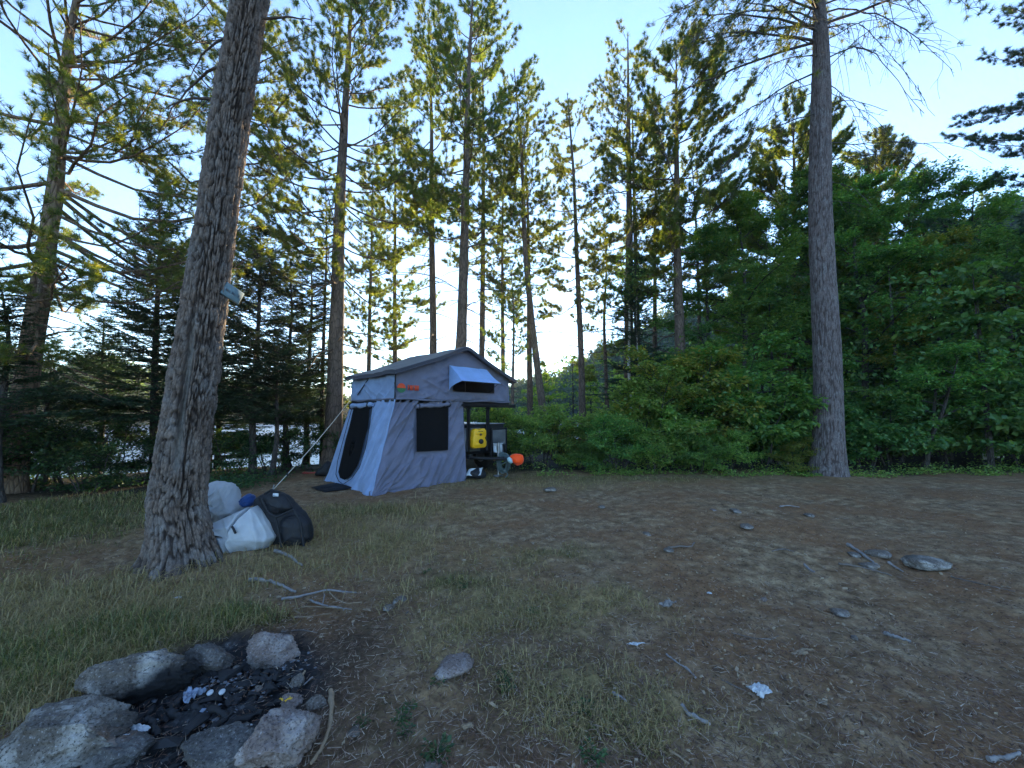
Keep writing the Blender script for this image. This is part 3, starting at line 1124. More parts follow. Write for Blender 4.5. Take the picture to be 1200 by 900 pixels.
fp = thing('pine_tree', 'huge leaning pine with plated grey bark and a small board nailed to it', 'tree', FB)
rng = np.random.default_rng(5)
tb = bark_trunk('trunk', fpath, frad, 6.6, 300, 640, .056, .17, .032, 3, None, None, flobes, fseam, HT)
specs = []
for z, az, L, droop in ((3.55, 1.9, .35, .1), (4.9, 3.3, .8, .35), (4.75, 2.6, .55, -.1), (5.35, 3.05, 1.1, .75), (5.75, 2.9, .9, .5), (5.9, .1, .7, .2), (6.4, .3, 1.6, .3)):
    c = np.array([fpath(np.array(z))[0], fpath(np.array(z))[1], z])
    specs.append((c, (math.cos(az), math.sin(az), .25), L, .022, droop, .1))
mn, mr, tw, tr, _, _ = branch_system(rng, specs)
tb.add(*tubes(np.array(mn), np.array(mr), 6), crack=.6, cell=.3, seam=0)
tb.add(*tubes(np.array(tw), np.array(tr), 3), crack=.7, cell=.3, seam=0)
# the live crown starts above the picture
specs = []
for i in range(60):
    z = rng.uniform(8, 14.6)
    az = rng.uniform(0, 2 * PI)
    c = np.array([fpath(np.array(z))[0], fpath(np.array(z))[1], z])
    specs.append((c, (math.cos(az), math.sin(az), .35), 2.4 * (1 - ((z - 8) / 7) ** 2) * rng.uniform(.6, 1) + .4, .025, -.1, .1))
mn, mr, tw, tr, tP, tD = branch_system(rng, specs, tuft_p=.8)
tb.add(*tubes(np.array(mn), np.array(mr), 5), crack=.6, cell=.3, seam=0)
tb.add(*tubes(np.array(tw), np.array(tr), 3), crack=.7, cell=.3, seam=0)
tb.build('trunk', M['bark_big'], fp)
mb = MB()
mb.add(*tufts(rng, np.array(tP), np.array(tD), np.full(len(tP), .15), 18, .012))
mb.build('crown', M['needle'], fp, smooth=False)

M['dead_wood'] = simple('dead_wood', (.06, .05, .045), .9, 0, .4, 30, .3)
# --- the tall pine with dead limbs at right
RB = G(970, 556)
rtop = at(963, 0, RB[1])
rl = (rtop[0] - RB[0]) / (rtop[2] - RB[2])


def rpath(z):
    k = np.clip(z, 0, 99)
    return (rl * k + .05 * np.sin(k * .7), .01 * k)


def rrad(z):
    return np.maximum(.31 - .0095 * np.clip(z, 0, 10) - .03 * np.clip(z - 10, 0, 99) + .11 * np.exp(-np.clip(z, 0, 99) / .5), .02)


rp = thing('pine_tree', 'tall straight pine with bare drooping dead limbs at the clearing edge', 'tree', RB)
rng = np.random.default_rng(15)
tb = bark_trunk('trunk', rpath, rrad, 12.8, 150, 620, .045, .3, .013, 33, None, None, None, None, 17.5)


def px_limb(px0, py0, px1, py1, r, bow, dy=0.0):
    a = at(px0, py0, RB[1]) - RB
    zc = a[2]
    a = np.array([rpath(np.array(zc))[0], rpath(np.array(zc))[1], zc])
    b = at(px1, py1, RB[1] + dy) - RB
    return a, b, r, bow


LIMBS = [(957, 35, 868, 2, .045, .12, -.8), (960, 78, 815, 182, .03, .1, .5), (958, 62, 880, 96, .022, .1, -1.2), (960, 128, 822, 225, .022, .1, -.4), (962, 142, 905, 180, .016, .06, 1),
         (955, 20, 800, 60, .03, .15, -1), (955, 45, 850, 75, .02, .25, 1.2), (957, 100, 885, 150, .018, .1, 1.5), (955, 8, 780, 20, .04, .2, 0), (950, 28, 905, 130, .016, .3, -1.5),
         (982, 12, 1116, 82, .032, .3, .3), (984, 45, 1052, 22, .02, .1, 1), (984, 68, 1083, 133, .024, .4, -.3), (984, 82, 1078, 62, .018, .2, .8), (984, 90, 1030, 165, .018, .12, .5), (986, 125, 1040, 130, .015, .3, -.6), (986, 163, 1117, 168, .018, -.05, .2),
         (986, 190, 1085, 200, .016, .08, 1), (982, 30, 1080, 110, .02, .25, -1.2), (984, 138, 1045, 160, .014, .3, .9), (982, 2, 1075, 15, .03, .25, -.8), (984, 105, 1022, 190, .014, .3, 1.4), (985, 215, 1020, 240, .012, .2, -.8), (985, 240, 1015, 243, .012, .2, -.7),
         (958, 92, 845, 150, .016, .12, 1.6), (956, 52, 838, 30, .02, .1, 1.8)]
mn, mr, tw, tr, tP, tD = [], [], [], [], [], []
for (a0, b0, a1, b1, r_, bow, dy) in LIMBS:
    a, b, _, _ = px_limb(a0, b0, a1, b1, r_, bow, dy)
    K = 14
    s = np.linspace(0, 1, K)
    L = np.linalg.norm(b - a)
    jit = np.cumsum(rng.normal(size=(K, 3)) * .018 * L / 2, 0)
    pts = a + (b - a) * s[:, None] + np.array([0, 0, 1]) * (bow * L * np.sin(s * PI) * .8)[:, None] + jit * np.sin(s * PI)[:, None]
    mn.append(pts)
    mr.append(np.maximum(r_ * .8 * (1 - s * .8), .006))
    d = nrm(b - a)
    side = nrm(np.cross(d, [0, 0, 1.0]))
    left = a1 < 960
    for j in range(int(L / (.17 if left else .26))):
        q = rng.uniform(.15, 1)
        p0 = np.array([np.interp(q, s, pts[:, k]) for k in range(3)])
        sg = rng.choice([-1, 1])
        dd = nrm(d * rng.uniform(.3, 1) + side * sg * rng.uniform(.2, 1.0) + np.array([0, 0, rng.uniform(-1.0, .15)]))
        l2 = L * rng.uniform(.06, .34) * (1 - .4 * q)
        ss = np.linspace(0, 1, 5)
        pp = p0 + dd * (ss * l2)[:, None] + np.array([0, 0, -1]) * (.4 * l2 * ss ** 2)[:, None] + rng.normal(size=(5, 3)) * .025 * l2
        tw.append(pp)
        tr.append(np.maximum(.0085 * (1 - ss * .7), .004))
        for _ in range(rng.integers(0, 4)):
            i = rng.integers(1, 5)
            d4 = nrm(dd + rng.normal(size=3) * .7 + np.array([0, 0, -.2]))
            l4 = l2 * rng.uniform(.2, .6)
            p4 = pp[i] + d4 * (ss * l4)[:, None] + np.array([0, 0, -1]) * (.3 * l4 * ss ** 2)[:, None]
            tw.append(p4)
            tr.append(np.maximum(.006 * (1 - ss * .6), .0035))
            if left and rng.random() < .2: tP.append(p4[-1]); tD.append(d4)
for i in range(34):   # live crown mostly above the picture
    z = rng.uniform(11.3, 17.2)
    az = rng.uniform(0, 2 * PI) if i > 12 else rng.uniform(2.6, 3.8)
    c = np.array([rpath(np.array(z))[0], rpath(np.array(z))[1], z])
    L = 4.2 * (1 - ((z - 11) / 7) ** 2) * rng.uniform(.6, 1) + .5
    a_, b_, c_, d_, e_, f_ = branch_system(rng, [(c, (math.cos(az), math.sin(az), .1), L, .04, .05, .1)], tuft_p=.6)
    tb.add(*tubes(np.array(a_), np.array(b_), 5), crack=.6, cell=.3, seam=0)
    tb.add(*tubes(np.array(c_), np.array(d_), 3), crack=.7, cell=.3, seam=0)
    tP += e_
    tD += f_
tb.build('trunk', M['bark_right'], rp)
mb = MB()
mb.add(*tubes(np.array(mn), np.array(mr), 6))
mb.add(*tubes(np.array(tw), np.array(tr), 3))
mb.build('dead_limbs', M['dead_wood'], rp)
mb = MB()
mb.add(*tufts(rng, np.array(tP), np.array(tD), np.full(len(tP), .16), 18, .014))
mb.build('crown', M['needle'], rp, smooth=False)


# --- the row of pines behind the tent and the pine at far left
def place(px, Y, tpx, tpy, label, group=None, name='pine_tree'):
    b = at(px, 484, Y)
    b[2] = float(gz(b[0], b[1]))
    tp = at(tpx, tpy, Y)
    root = thing(name, label, 'tree', b, 0, group)
    return root, tp[2] - b[2], (tp[0] - b[0], 0)


PG = 'pines in a row behind the tent'
r_, H, ln = place(20, 7.4, 104, -25, 'thick pine at far left with sunlit trunk and many crooked side limbs')
make_pine(21, H + 1.5, .185, 4.1, 4.3, ln, .2, .115, .95, (-.2, .55), 20, 1.7, 2.4, .5, .009, 'bark_pine_sunlit', root=r_, wide=.1, bias=(-.1, .5))
r_, H, ln = place(240, 10, 287, -40, 'pine whose trunk hides behind the big leaning one')
make_pine(38, H, .17, 5.0, 2.9, ln, .24, .13, .85, (-.15, .6), 20, 1.5, 3.0, .55, .011, root=r_, wide=.1)
r_, H, ln = place(392, 11, 414, -40, 'full pine left of the tent with branches from mid height up', PG)
make_pine(22, H, .24, 5.2, 3.0, ln, .25, .129, 1.26, (-.15, .7), 20, 1.6, 3.0, .6, .013, root=r_, wide=.12)
r_, H, ln = place(508, 15, 505, 15, 'slim straight pine rising over the left slope of the tent roof', PG)
make_pine(23, H, .16, 8.2, 2.5, ln, .3, .146, 1.15, (-.1, .8), 18, 1.6, 4, .6, .016, root=r_)
r_, H, ln = place(533, 13, 556, -30, 'tallest pine rising behind the tent roof, its trunk leaning right', PG)
make_pine(24, H, .21, 7.6, 2.7, ln, .28, .138, 1.26, (-.1, .85), 20, 1.6, 4, .6, .015, root=r_)
r_, H, ln = place(563, 16, 569, 60, 'thin pine just right of the tent peak', PG)
pa = r_
make_pine(25, H, .14, 8.0, 2.1, ln, .3, .146, 1.15, (-.1, .8), 18, 1.5, 4, .6, .017, root=r_)
r_, H, ln = place(642, 15, 600, 82, 'thin pine leaning left beside the right edge of the tent', PG)
make_pine(26, H, .15, 7.3, 2.2, ln, .3, .138, 1.15, (-.1, .8), 18, 1.4, 4, .6, .016, root=r_)
r_, H, ln = place(683, 15.5, 667, 108, 'thin pine standing in front of the low sun', PG)
pb_ = r_
make_pine(27, H, .14, 5.6, 2.0, ln, .3, .138, 1.15, (-.1, .7), 18, 1.5, 3.5, .55, .016, root=r_)
r_, H, ln = place(739, 14, 736, 42, 'stout pine behind two white birch stems', PG)
make_pine(28, H, .2, 5.6, 2.2, ln, .27, .138, 1.15, (-.15, .75), 18, 1.7, 3, .5, .015, root=r_)
r_, H, ln = place(749, 14.6, 741, 120, 'second trunk crowding the stout pine on its right side', PG)
make_pine(29, H, .13, 7.2, 1.5, ln, .34, .138, 1.03, (-.1, .7), 18, 1.2, 3, .55, .015, root=r_)
r_, H, ln = place(792, 13, 794, 62, 'feathery white pine with upswept golden boughs', PG, 'white_pine')
make_pine(30, H, .2, 5.4, 3.0, ln, .3, .129, 2.76, (-.12, .8), 26, 1.6, 3, .62, .012, leaf='needle_light', root=r_, wide=.5)
r_, H, ln = place(601, 14, 601, 318, 'spindly young pine right of the tent roof', PG)
make_pine(31, H, .06, 2.6, .95, ln, .28, .129, 1.03, (.0, .7), 16, .6, 1.5, .5, .016, root=r_)
r_, H, ln = place(432, 17, 436, 200, 'pale slender pine between the left pines', PG)
make_pine(32, H, .12, 4.5, 2.0, ln, .3, .146, 1.03, (-.1, .7), 16, 1.2, 2.5, .55, .018, root=r_)
r_, H, ln = place(466, 18, 462, 120, 'far slender pine left of the tent roof', PG)
make_pine(33, H, .13, 6.5, 2.2, ln, .32, .155, 1.03, (-.1, .7), 16, 1.3, 3, .55, .018, root=r_)
r_, H, ln = place(712, 19, 706, 240, 'short far pine behind the low sun', PG)
make_pine(34, H, .1, 3.2, 1.8, ln, .32, .146, 1.03, (-.1, .7), 16, 1.2, 2, .55, .018, root=r_)
# behind the broadleaf trees at right
r_, H, ln = place(925, 16, 928, 138, 'rounded pine top showing above the trees left of the bare pine', None)
make_pine(35, H, .2, 3.2, 3.6, ln, .22, .16, 2.1, (-.1, .7), 20, 1.2, 2, .5, .018, root=r_, wide=.3)
r_, H, ln = place(1030, 18, 1026, 170, 'bluish pine behind and right of the bare pine', None)
make_pine(36, H, .2, 3.0, 3.6, ln, .24, .16, 2.0, (-.1, .6), 20, 1.2, 2, .5, .018, root=r_, wide=.2)
r_, H, ln = place(1335, 10.5, 1330, -160, 'layered white pine leaning boughs in from the right edge', None, 'white_pine')
make_pine(37, H, .24, 3.6, 3.9, ln, .36, .13, 1.3, (-.25, .5), 24, 1.6, 2, .5, .012, leaf='fir', root=r_, wide=.1, bias=(PI, .5))

for src, px, Y, rz, sc, lab in ((pa, 590, 15.6, 2.0, .72, 'slender far pine above the awning end of the tent'), (pb_, 622, 16.8, 1.0, .95, 'slender far pine left of the one leaning left'), 
                             (pb_, 768, 20, 3.0, 1.05, 'slender far pine right of the stout pine'), (pa, 822, 19, 5.0, .85, 'slender far pine over the left end of the leafy wall')):
    b_ = at(px, 484, Y)
    copy_tree(src, (b_[0], Y, float(gz(b_[0], Y))), rz, sc, lab, PG)

# firs on the lake side
FG = 'dark firs between the clearing and the lake'
for k, (px, Y, tx, ty, bl, lab) in enumerate([
        (300, 9.6, 305, 262, 1.5, 'dark broad fir right behind the big leaning trunk'),
        (338, 10.6, 342, 305, 1.3, 'dark fir left of the full pine'),
        (186, 9.4, 190, 215, 1.6, 'pointed dark fir left of the big leaning trunk'),
        (120, 9.8, 122, 372, 1.4, 'low dark fir above the bright water at left'),
        (258, 11.2, 262, 330, 1.3, 'fir half hidden by the big leaning trunk'),
        (362, 12.2, 366, 290, 1.3, 'narrow fir beside the twin stems left of the tent'),
        (60, 8.4, 60, 420, 1.2, 'short fir at the foot of the far left pine'),
        (228, 9.9, 232, 300, 1.4, 'fir glimpsed left of the sloping trunk, behind the pointed one'),
        (322, 9.4, 326, 395, 1.2, 'low fir before the firs above the backpack'),
        (8, 6.5, 4, 330, 1.1, 'dark fir at the left edge of the view')]):
    r_, H, ln = place(px, Y, tx, ty, lab, FG, 'fir_tree')
    make_fir(60 + k, H, .03 + .008 * H, bl * 1.2, (.3 if k == 4 else 1.25), ln, .135, .22, .95, r_, .07)
r_, H, ln = place(742, 13.2, 745, 300, 'dark drooping spruce under the stout pine', None, 'spruce_tree')
make_fir(71, H, .08, 2.0, .6, ln, .2, .35, .9, r_, .06)
r_, H, ln = place(380, 12.4, 383, 215, 'dead thin fir stem beside the full pine', None, 'fir_tree')
make_fir(72, H, .07, .8, 2.5, ln, .3, .3, .5, r_, .055, gap=.35)

# birch stems
for k, (px, Y, tx, ty, lab) in enumerate([(737, 13.4, 739, 330, 'left one of two white birch stems before the stout pine'), (747, 13.3, 746, 340, 'right one of two white birch stems before the stout pine'),
                                          (1152, 12.5, 1140, 380, 'white birch stem leaning left in the dark wood at right'), (1166, 12.8, 1158, 380, 'white birch stem right of the leaning birch')]):
    r_, H, ln = place(px, Y, tx, ty, lab, 'white birch stems', 'birch_tree')
    rng = np.random.default_rng(80 + k)
    mb = MB()
    add_trunk(mb, rng, trunk_path(rng, H, ln, wob=.05), .055 if k < 2 else .075, .02, 10, .2)
    mb.build('trunk', M['bark_birch'], r_)
    P = np.array([ln[0], ln[1], H]) + rng.normal(size=(900, 3)) * np.array([.5, .5, .6])
    fo = MB()
    sz = rng.uniform(.04, .08, 900)
    fo.add(*leaves(P, rng.normal(size=(900, 3)) + [0, 0, -.3], rng.normal(size=(900, 3)) + [0, 0, 1], sz, sz * .7))
    fo.build('crown', M['leaf'], r_, smooth=False)

# ------------------------------------------------------------------ broadleaf trees and shrubs
BG = 'broadleaf trees walling the clearing at right'


def base(px, Y):
    b = at(px, 484, Y)
    b[2] = float(gz(b[0], b[1]))
    return b


def hgt(py, Y):
    return at(600, py, Y)[2]


t1 = thing('maple_tree', 'wide dense maple left of the bare pine, its leaves down to the ground', 'tree', base(880, 12.7), 0, BG)
make_broad(101, hgt(222, 12.7), .13, 2.9, .08, 30, 8, 6, 30, .095, 'leaf', root=t1)
t2 = thing('maple_tree', 'maple with yellowing leaves right of the bare pine', 'tree', base(1105, 12.4), 0, BG)
make_broad(102, hgt(265, 12), .12, 2.6, .16, 22, 8, 6, 28, .1, 'leaf_yellow', root=t2)
t3 = thing('maple_tree', 'green maple close behind the bare pine', 'tree', base(1015, 13.3), 0, BG)
make_broad(103, hgt(200, 13.3), .12, 2.5, .1, 25, 8, 6, 30, .1, 'leaf', root=t3)
BT = [
    (t1, 1200, 11.2, 2.0, .8, 'dark leafy tree at the right edge of the view', None),
    (t3, 830, 13.5, 1.2, .85, 'bushy tree at the left end of the leafy wall', 'leaf_dark'),
    (t3, 1260, 13, 2.9, .8, 'tall dark tree just beyond the right edge', 'leaf_dark'),
    (t1, 1090, 15.5, .6, 1.3, 'deep green tree behind the yellowing maple', 'leaf_dark'),
    (t1, 960, 14.5, 4.0, 1.22, 'green tree filling the gap behind the bare pine', 'leaf_dark'),
    (t1, 1340, 11.5, 4.4, .8, 'leafy tree outside the right edge, boughs reaching in', 'leaf'),
    (t3, 1165, 15, 5.0, 1.12, 'leafy tree behind the leaning birch stem', 'leaf'),
]
for src, px, Y, rz, sc, lab, lf in BT:
    copy_tree(src, base(px, Y), rz, sc, lab, BG, leaf=lf)

t4 = thing('forked_tree', 'small dark tree with forked trunk under the yellowing maple', 'tree', base(1069, 10.6))
make_broad(104, 3.4, .06, 1.5, .45, 9, 6, 5, 18, .085, 'leaf', root=t4, stems=2)

# shrubs along the edge of the clearing: three kinds, each copied
SG = 'leafy shrubs along the edge of the clearing'
s1 = thing('shrub', 'bright green shrub highest under the white pine', 'shrub', base(752, 10.6), 0, SG)
make_broad(111, 2.6, .02, 1.05, .15, 8, 6, 5, 14, .1, 'leaf_shrub', root=s1, stems=4, names=('stems', 'foliage'))
s2 = thing('shrub', 'rounded shrub beside the orange cover, the first right of the tent', 'shrub', base(634, 10.8), 0, SG)
make_broad(112, 1.5, .015, .85, .12, 7, 6, 5, 14, .075, 'leaf_shrub', root=s2, stems=4, names=('stems', 'foliage'))
s3 = thing('shrub', 'spreading shrub with large drooping leaves left of the bare pine', 'shrub', base(885, 10.4), 0, SG)
make_broad(113, 2.2, .02, 1.1, .12, 8, 6, 5, 12, .145, 'leaf', root=s3, stems=4, names=('stems', 'foliage'))
SH = [
    (s2, 665, 11.2, 1.0, .85, 'shrub behind the rounded one next to the tent', 'leaf_yellow'),
    (s1, 700, 11.0, 2.2, .6, 'light green shrub below the low sun', None),
    (s2, 722, 10.2, 3.1, .85, 'low shrub in front of the light green one', 'leaf'),
    (s1, 800, 11.4, 4.1, 1.3, 'tall shrub just right of the white pine trunk', 'leaf_yellow'),
    (s3, 795, 10.4, 5.0, .7, 'medium shrub with broad leaves right of the white pine', 'leaf_shrub'),
    (s1, 845, 11.0, .5, 1.35, 'green shrub in front of the wide maple', 'leaf'),
    (s2, 765, 9.9, 1.4, .7, 'small shrub at the foot of the highest one', None),
    (s2, 605, 11.8, 2.7, .95, 'thin shrub behind the trailer', None),
    (s2, 575, 12.5, .4, 1.1, 'shrub seen under the tent rack behind the trailer', None),
    (s3, 915, 11.2, 1.8, .85, 'dark leafy shrub touching the left side of the bare pine', 'leaf_dark'),
    (s2, 925, 9.9, 4.6, .5, 'small yellow green shrub at the foot of the bare pine', 'leaf_yellow'),
    (s2, 850, 9.9, 3.6, .6, 'low shrub on the mossy edge before the maple', None),
    (s3, 1010, 11, 2.8, .9, 'dark shrub right behind the bare pine trunk', 'leaf_dark'),
    (s3, 1040, 11.4, .3, .9, 'dark shrub left of the forked tree', 'leaf_dark'),
    (s1, 1110, 11.2, 1.9, .75, 'shaded shrub right of the forked tree', 'leaf'),
    (s1, 1155, 11, 3.9, .85, 'bushy shrub below the birch stems at right', 'leaf'),
    (s3, 1200, 10.6, 5.5, 1.0, 'broad shrub at the right edge of the view', 'leaf_dark'),
    (s1, 1260, 10.4, 1.1, 1.1, 'shrub just outside the right edge', 'leaf_dark'),
    (s2, 690, 10.3, 5.2, .55, 'low leafy shrub third from the tent', 'leaf'),
    (s2, 815, 9.8, 2.0, .65, 'small shrub on the mossy edge left of the maple', 'leaf'),
]
for src, px, Y, rz, sc, lab, lf in SH:
    copy_tree(src, base(px, Y), rz, sc, lab, SG, leaf=lf)
LG = 'dark shrubs on the lake bank'
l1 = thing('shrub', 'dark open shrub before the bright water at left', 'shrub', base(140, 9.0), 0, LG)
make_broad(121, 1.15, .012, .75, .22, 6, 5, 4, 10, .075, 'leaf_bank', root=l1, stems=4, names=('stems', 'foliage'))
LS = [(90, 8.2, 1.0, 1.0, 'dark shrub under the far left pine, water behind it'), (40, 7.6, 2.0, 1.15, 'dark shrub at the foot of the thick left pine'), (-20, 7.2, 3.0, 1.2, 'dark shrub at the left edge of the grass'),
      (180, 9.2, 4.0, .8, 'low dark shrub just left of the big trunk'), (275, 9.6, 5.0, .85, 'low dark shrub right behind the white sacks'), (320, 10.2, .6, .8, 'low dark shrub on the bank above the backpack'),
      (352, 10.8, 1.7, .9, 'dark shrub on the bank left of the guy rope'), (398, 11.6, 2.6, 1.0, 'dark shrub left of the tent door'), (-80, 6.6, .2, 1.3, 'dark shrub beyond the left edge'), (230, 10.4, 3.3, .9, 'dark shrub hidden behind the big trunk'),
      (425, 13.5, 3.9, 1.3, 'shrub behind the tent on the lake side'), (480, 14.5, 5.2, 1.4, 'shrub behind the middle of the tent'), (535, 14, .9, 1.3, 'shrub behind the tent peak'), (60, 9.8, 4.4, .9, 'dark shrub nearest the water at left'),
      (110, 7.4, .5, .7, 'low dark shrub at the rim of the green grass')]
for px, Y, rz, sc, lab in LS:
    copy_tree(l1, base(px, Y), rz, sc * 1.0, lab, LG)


# ------------------------------------------------------------------ ground growth and litter (nobody could count it)
def sample(rng, n, ymin=1.2, ymax=10.5):
    """points on the ground, dense near the viewpoint and thinning with distance"""
    y = np.exp(rng.uniform(math.log(ymin), math.log(ymax), n))
    x = y * rng.uniform(-1.5, 1.5, n) + rng.uniform(-.4, .4, n)
    return x, y


def blades(rng, x, y, h, w, lean):
    n = len(x)
    z = gz(x, y) - .01
    az = rng.uniform(0, 2 * PI, n)
    d = np.stack([np.cos(az), np.sin(az), 0 * az], -1)
    s = np.stack([-np.sin(az), np.cos(az), 0 * az], -1)
    P = np.stack([x, y, z], -1)
    up = np.array([0, 0, 1.0])
    h = h[:, None]
    w = w[:, None]
    l = lean[:, None]
    m = P + up * h * .55 * np.sqrt(np.maximum(1 - l * l * .2, .2)) + d * h * l * .3
    tp = P + up * h * np.maximum(1 - l * .55, .12) + d * h * l * .85
    V = np.stack([P - s * w / 2, P + s * w / 2, m - s * w * .4, m + s * w * .4, tp], 1).reshape(-1, 3)
    k = np.arange(n) * 5
    return V, np.stack([k, k + 1, k + 3, k + 2], -1), np.stack([k + 2, k + 3, k + 4], -1)


rng = np.random.default_rng(200)
x, y = sample(rng, 420000)
g, s, fire, wood = cover(x, y)
clump = .5 + .5 * n2(x, y, 6, 2, 91)
keep = rng.random(len(x)) < np.clip(g * 1.3 - .12, 0, 1) * (.02 + .75 * clump ** 1.3)
x, y, g = x[keep], y[keep], g[keep]
mb = MB()
h = (.03 + .1 * np.clip(g, 0, 1)) * rng.uniform(.35, 1.5, len(x)) * (.7 + .5 * (x < -.8))
mb.add(*blades(rng, x, y, h, rng.uniform(.0022, .005, len(x)) * (.6 + .22 * y), rng.uniform(.25, 1.35, len(x))))
tag(mb.build('grass', M['grass'], smooth=False), 'short green grass growing in patches around the clearing', 'grass', kind='stuff')
x, y = sample(rng, 400000)
g, s, fire, wood = cover(x, y)
clump = .5 + .5 * n2(x, y, 4, 3, 95)
keep = rng.random(len(x)) < np.clip(s * 1.1 + g * .4 - .08, 0, 1) * (.2 + 1.0 * clump ** 1.4)
x, y, s = x[keep], y[keep], s[keep]
mb = MB()
mb.add(*blades(rng, x, y, rng.uniform(.03, .12, len(x)) * (1 + .7 * (x < -.8)), rng.uniform(.002, .0042, len(x)) * (.6 + .22 * y), rng.uniform(.6, 1.65, len(x))))
tag(mb.build('dry_grass', M['straw'], smooth=False), 'thin dry yellow grass lying over the dirt', 'dry grass', kind='stuff')

# needles and splinters
x, y = sample(rng, 170000, 1.2, 8)
g, s, fire, wood = cover(x, y)
keep = rng.random(len(x)) < (.5 - .3 * fire - .2 * g)
x, y = x[keep], y[keep]
n = len(x)
az = rng.uniform(0, PI, n)
L = rng.uniform(.02, .07, n)
P = np.stack([x, y, gz(x, y) + .012 + rng.uniform(0, .012, n)], -1)
d = np.stack([np.cos(az), np.sin(az), rng.uniform(-.15, .15, n)], -1)
s_ = np.stack([-np.sin(az), np.cos(az), rng.uniform(-.4, .4, n)], -1) * (rng.uniform(.0008, .0018, n) * (.7 + .3 * y))[:, None]
V = np.stack([P - d * L[:, None] / 2 - s_, P - d * L[:, None] / 2 + s_, P + d * L[:, None] / 2], 1).reshape(-1, 3)
mb = MB()
mb.add(V, np.arange(3 * n).reshape(-1, 3))
M['litter'] = leaf_mat('needle_litter', (.07, .04, .028), (.22, .14, .09), (.5, .42, .31), .1, (1, 1, 1))
tag(mb.build('needle_litter', M['litter'], smooth=False), 'brown fallen pine needles strewn over the dirt', 'pine needles', kind='stuff')

# chips of wood and bark: small bevelled slabs
x, y = sample(rng, 22000, 1.3, 9)
g, s, fire, wood = cover(x, y)
cl = .5 + .5 * n2(x, y, 1.1, 3, 99)
spot = blobs(x, y, [(880, 790, 130, 60, 1.0), (820, 690, 80, 40, .7), (930, 830, 120, 60, .5), (1050, 740, 100, 60, .3), (340, 700, 60, 30, .5), (700, 640, 120, 40, .25)])
keep = rng.random(len(x)) < np.clip((.1 + .9 * spot) * cl * 1.4, 0, 1) * (1 - fire) * (1 - wood)
x, y = x[keep], y[keep]
n = len(x)
L = rng.uniform(.006, .024, n) * (1 + .9 * (rng.random(n) < .12))
W = L * rng.uniform(.2, .6, n)
T = rng.uniform(.002, .005, n)
az = rng.uniform(0, 2 * PI, n)
a_ = np.stack([np.cos(az), np.sin(az), rng.uniform(-.3, .3, n)], -1)
b_ = np.stack([-np.sin(az), np.cos(az), rng.uniform(-.4, .4, n)], -1)
P = np.stack([x, y, gz(x, y) + .014], -1)
vs = []
for sz_ in (-1, 1):
    for (sa, sb) in ((-1, -.6), (.7, -1), (1, .5), (-.6, 1)):
        vs.append(P + a_ * (L * sa * .5)[:, None] + b_ * (W * sb * .5)[:, None] + np.array([0, 0, 1]) * (T * sz_)[:, None])
V = np.stack(vs, 1).reshape(-1, 3)
k = np.arange(n)[:, None] * 8
Q = np.concatenate([k + np.array([f]) for f in ([4, 5, 6, 7], [0, 3, 2, 1], [0, 1, 5, 4], [1, 2, 6, 5], [2, 3, 7, 6], [3, 0, 4, 7])])
mb = MB()
mb.add(V, Q)
M['chips'] = leaf_mat('wood_chips', (.08, .05, .033), (.22, .15, .095), (.42, .33, .22), .02, (1, 1, 1))
tag(mb.build('wood_chips', M['chips'], smooth=False), 'pale chips of wood and bark scattered on the dirt', 'wood chips', kind='stuff')

# low leafy ground cover under the shrubs
x = rng.uniform(-.5, 16, 30000)
y = 9.35 + rng.exponential(.7, 30000) + .25 * n2(x, x * 0, .9, 3, 88)
keep = (rng.random(30000) < .35 + .5 * n2(x, y, 1.4, 2, 89)) & ~((x < .6) & (y < 10.2))
x, y = x[keep], y[keep]
n = len(x)
P = np.stack([x, y, gz(x, y) + rng.uniform(.01, .14, n) * np.clip(.4 + (y - 9.3), .4, 1.6)], -1)
sz = rng.uniform(.025, .07, n)
mb = MB()
mb.add(*leaves(P, rng.normal(size=(n, 3)) * [1, 1, .3], rng.normal(size=(n, 3)) * .4 + [0, -.3, 1], sz, sz * .65))
tag(mb.build('ground_cover', M['leaf_shrub'], smooth=False), 'low leafy ground cover along the edge of the clearing', 'ground cover', kind='stuff')
# the same on the lake bank
x = rng.uniform(-14, -3.5, 26000)
y = 7.3 + rng.exponential(1.2, 26000) - .22 * (x + 4)
y = np.where(x < -7.5, y - .9, y)
keep = (rng.random(26000) < .4 + .5 * n2(x, y, 1.2, 2, 90)) & ~((x > -5) & (y < 10.2))
x, y = x[keep], y[keep]
n = len(x)
P = np.stack([x, y, gz(x, y) + rng.uniform(.02, .16, n)], -1)
sz = rng.uniform(.035, .08, n)
mb = MB()
mb.add(*leaves(P, rng.normal(size=(n, 3)) * [1, 1, .3], rng.normal(size=(n, 3)) * .4 + [0, -.3, 1], sz, sz * .65))
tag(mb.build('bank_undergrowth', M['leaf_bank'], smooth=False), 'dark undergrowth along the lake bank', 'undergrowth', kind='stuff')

# ------------------------------------------------------------------ cloth helpers
def folds(p, q, seed, ang, amp, f=5.0, st=5.0, sharp=2.2):
    """ridged folds running along direction ang in the panel plane (p, q in metres)"""
    c, s = math.cos(ang), math.sin(ang)
    a, b = (p * c + q * s) / st, -p * s + q * c
    n = vnoise(np.stack([a * f, b * f, np.full_like(a, seed * 1.7)], -1), 1, seed)
    return amp * (1 - np.abs(n)) ** sharp


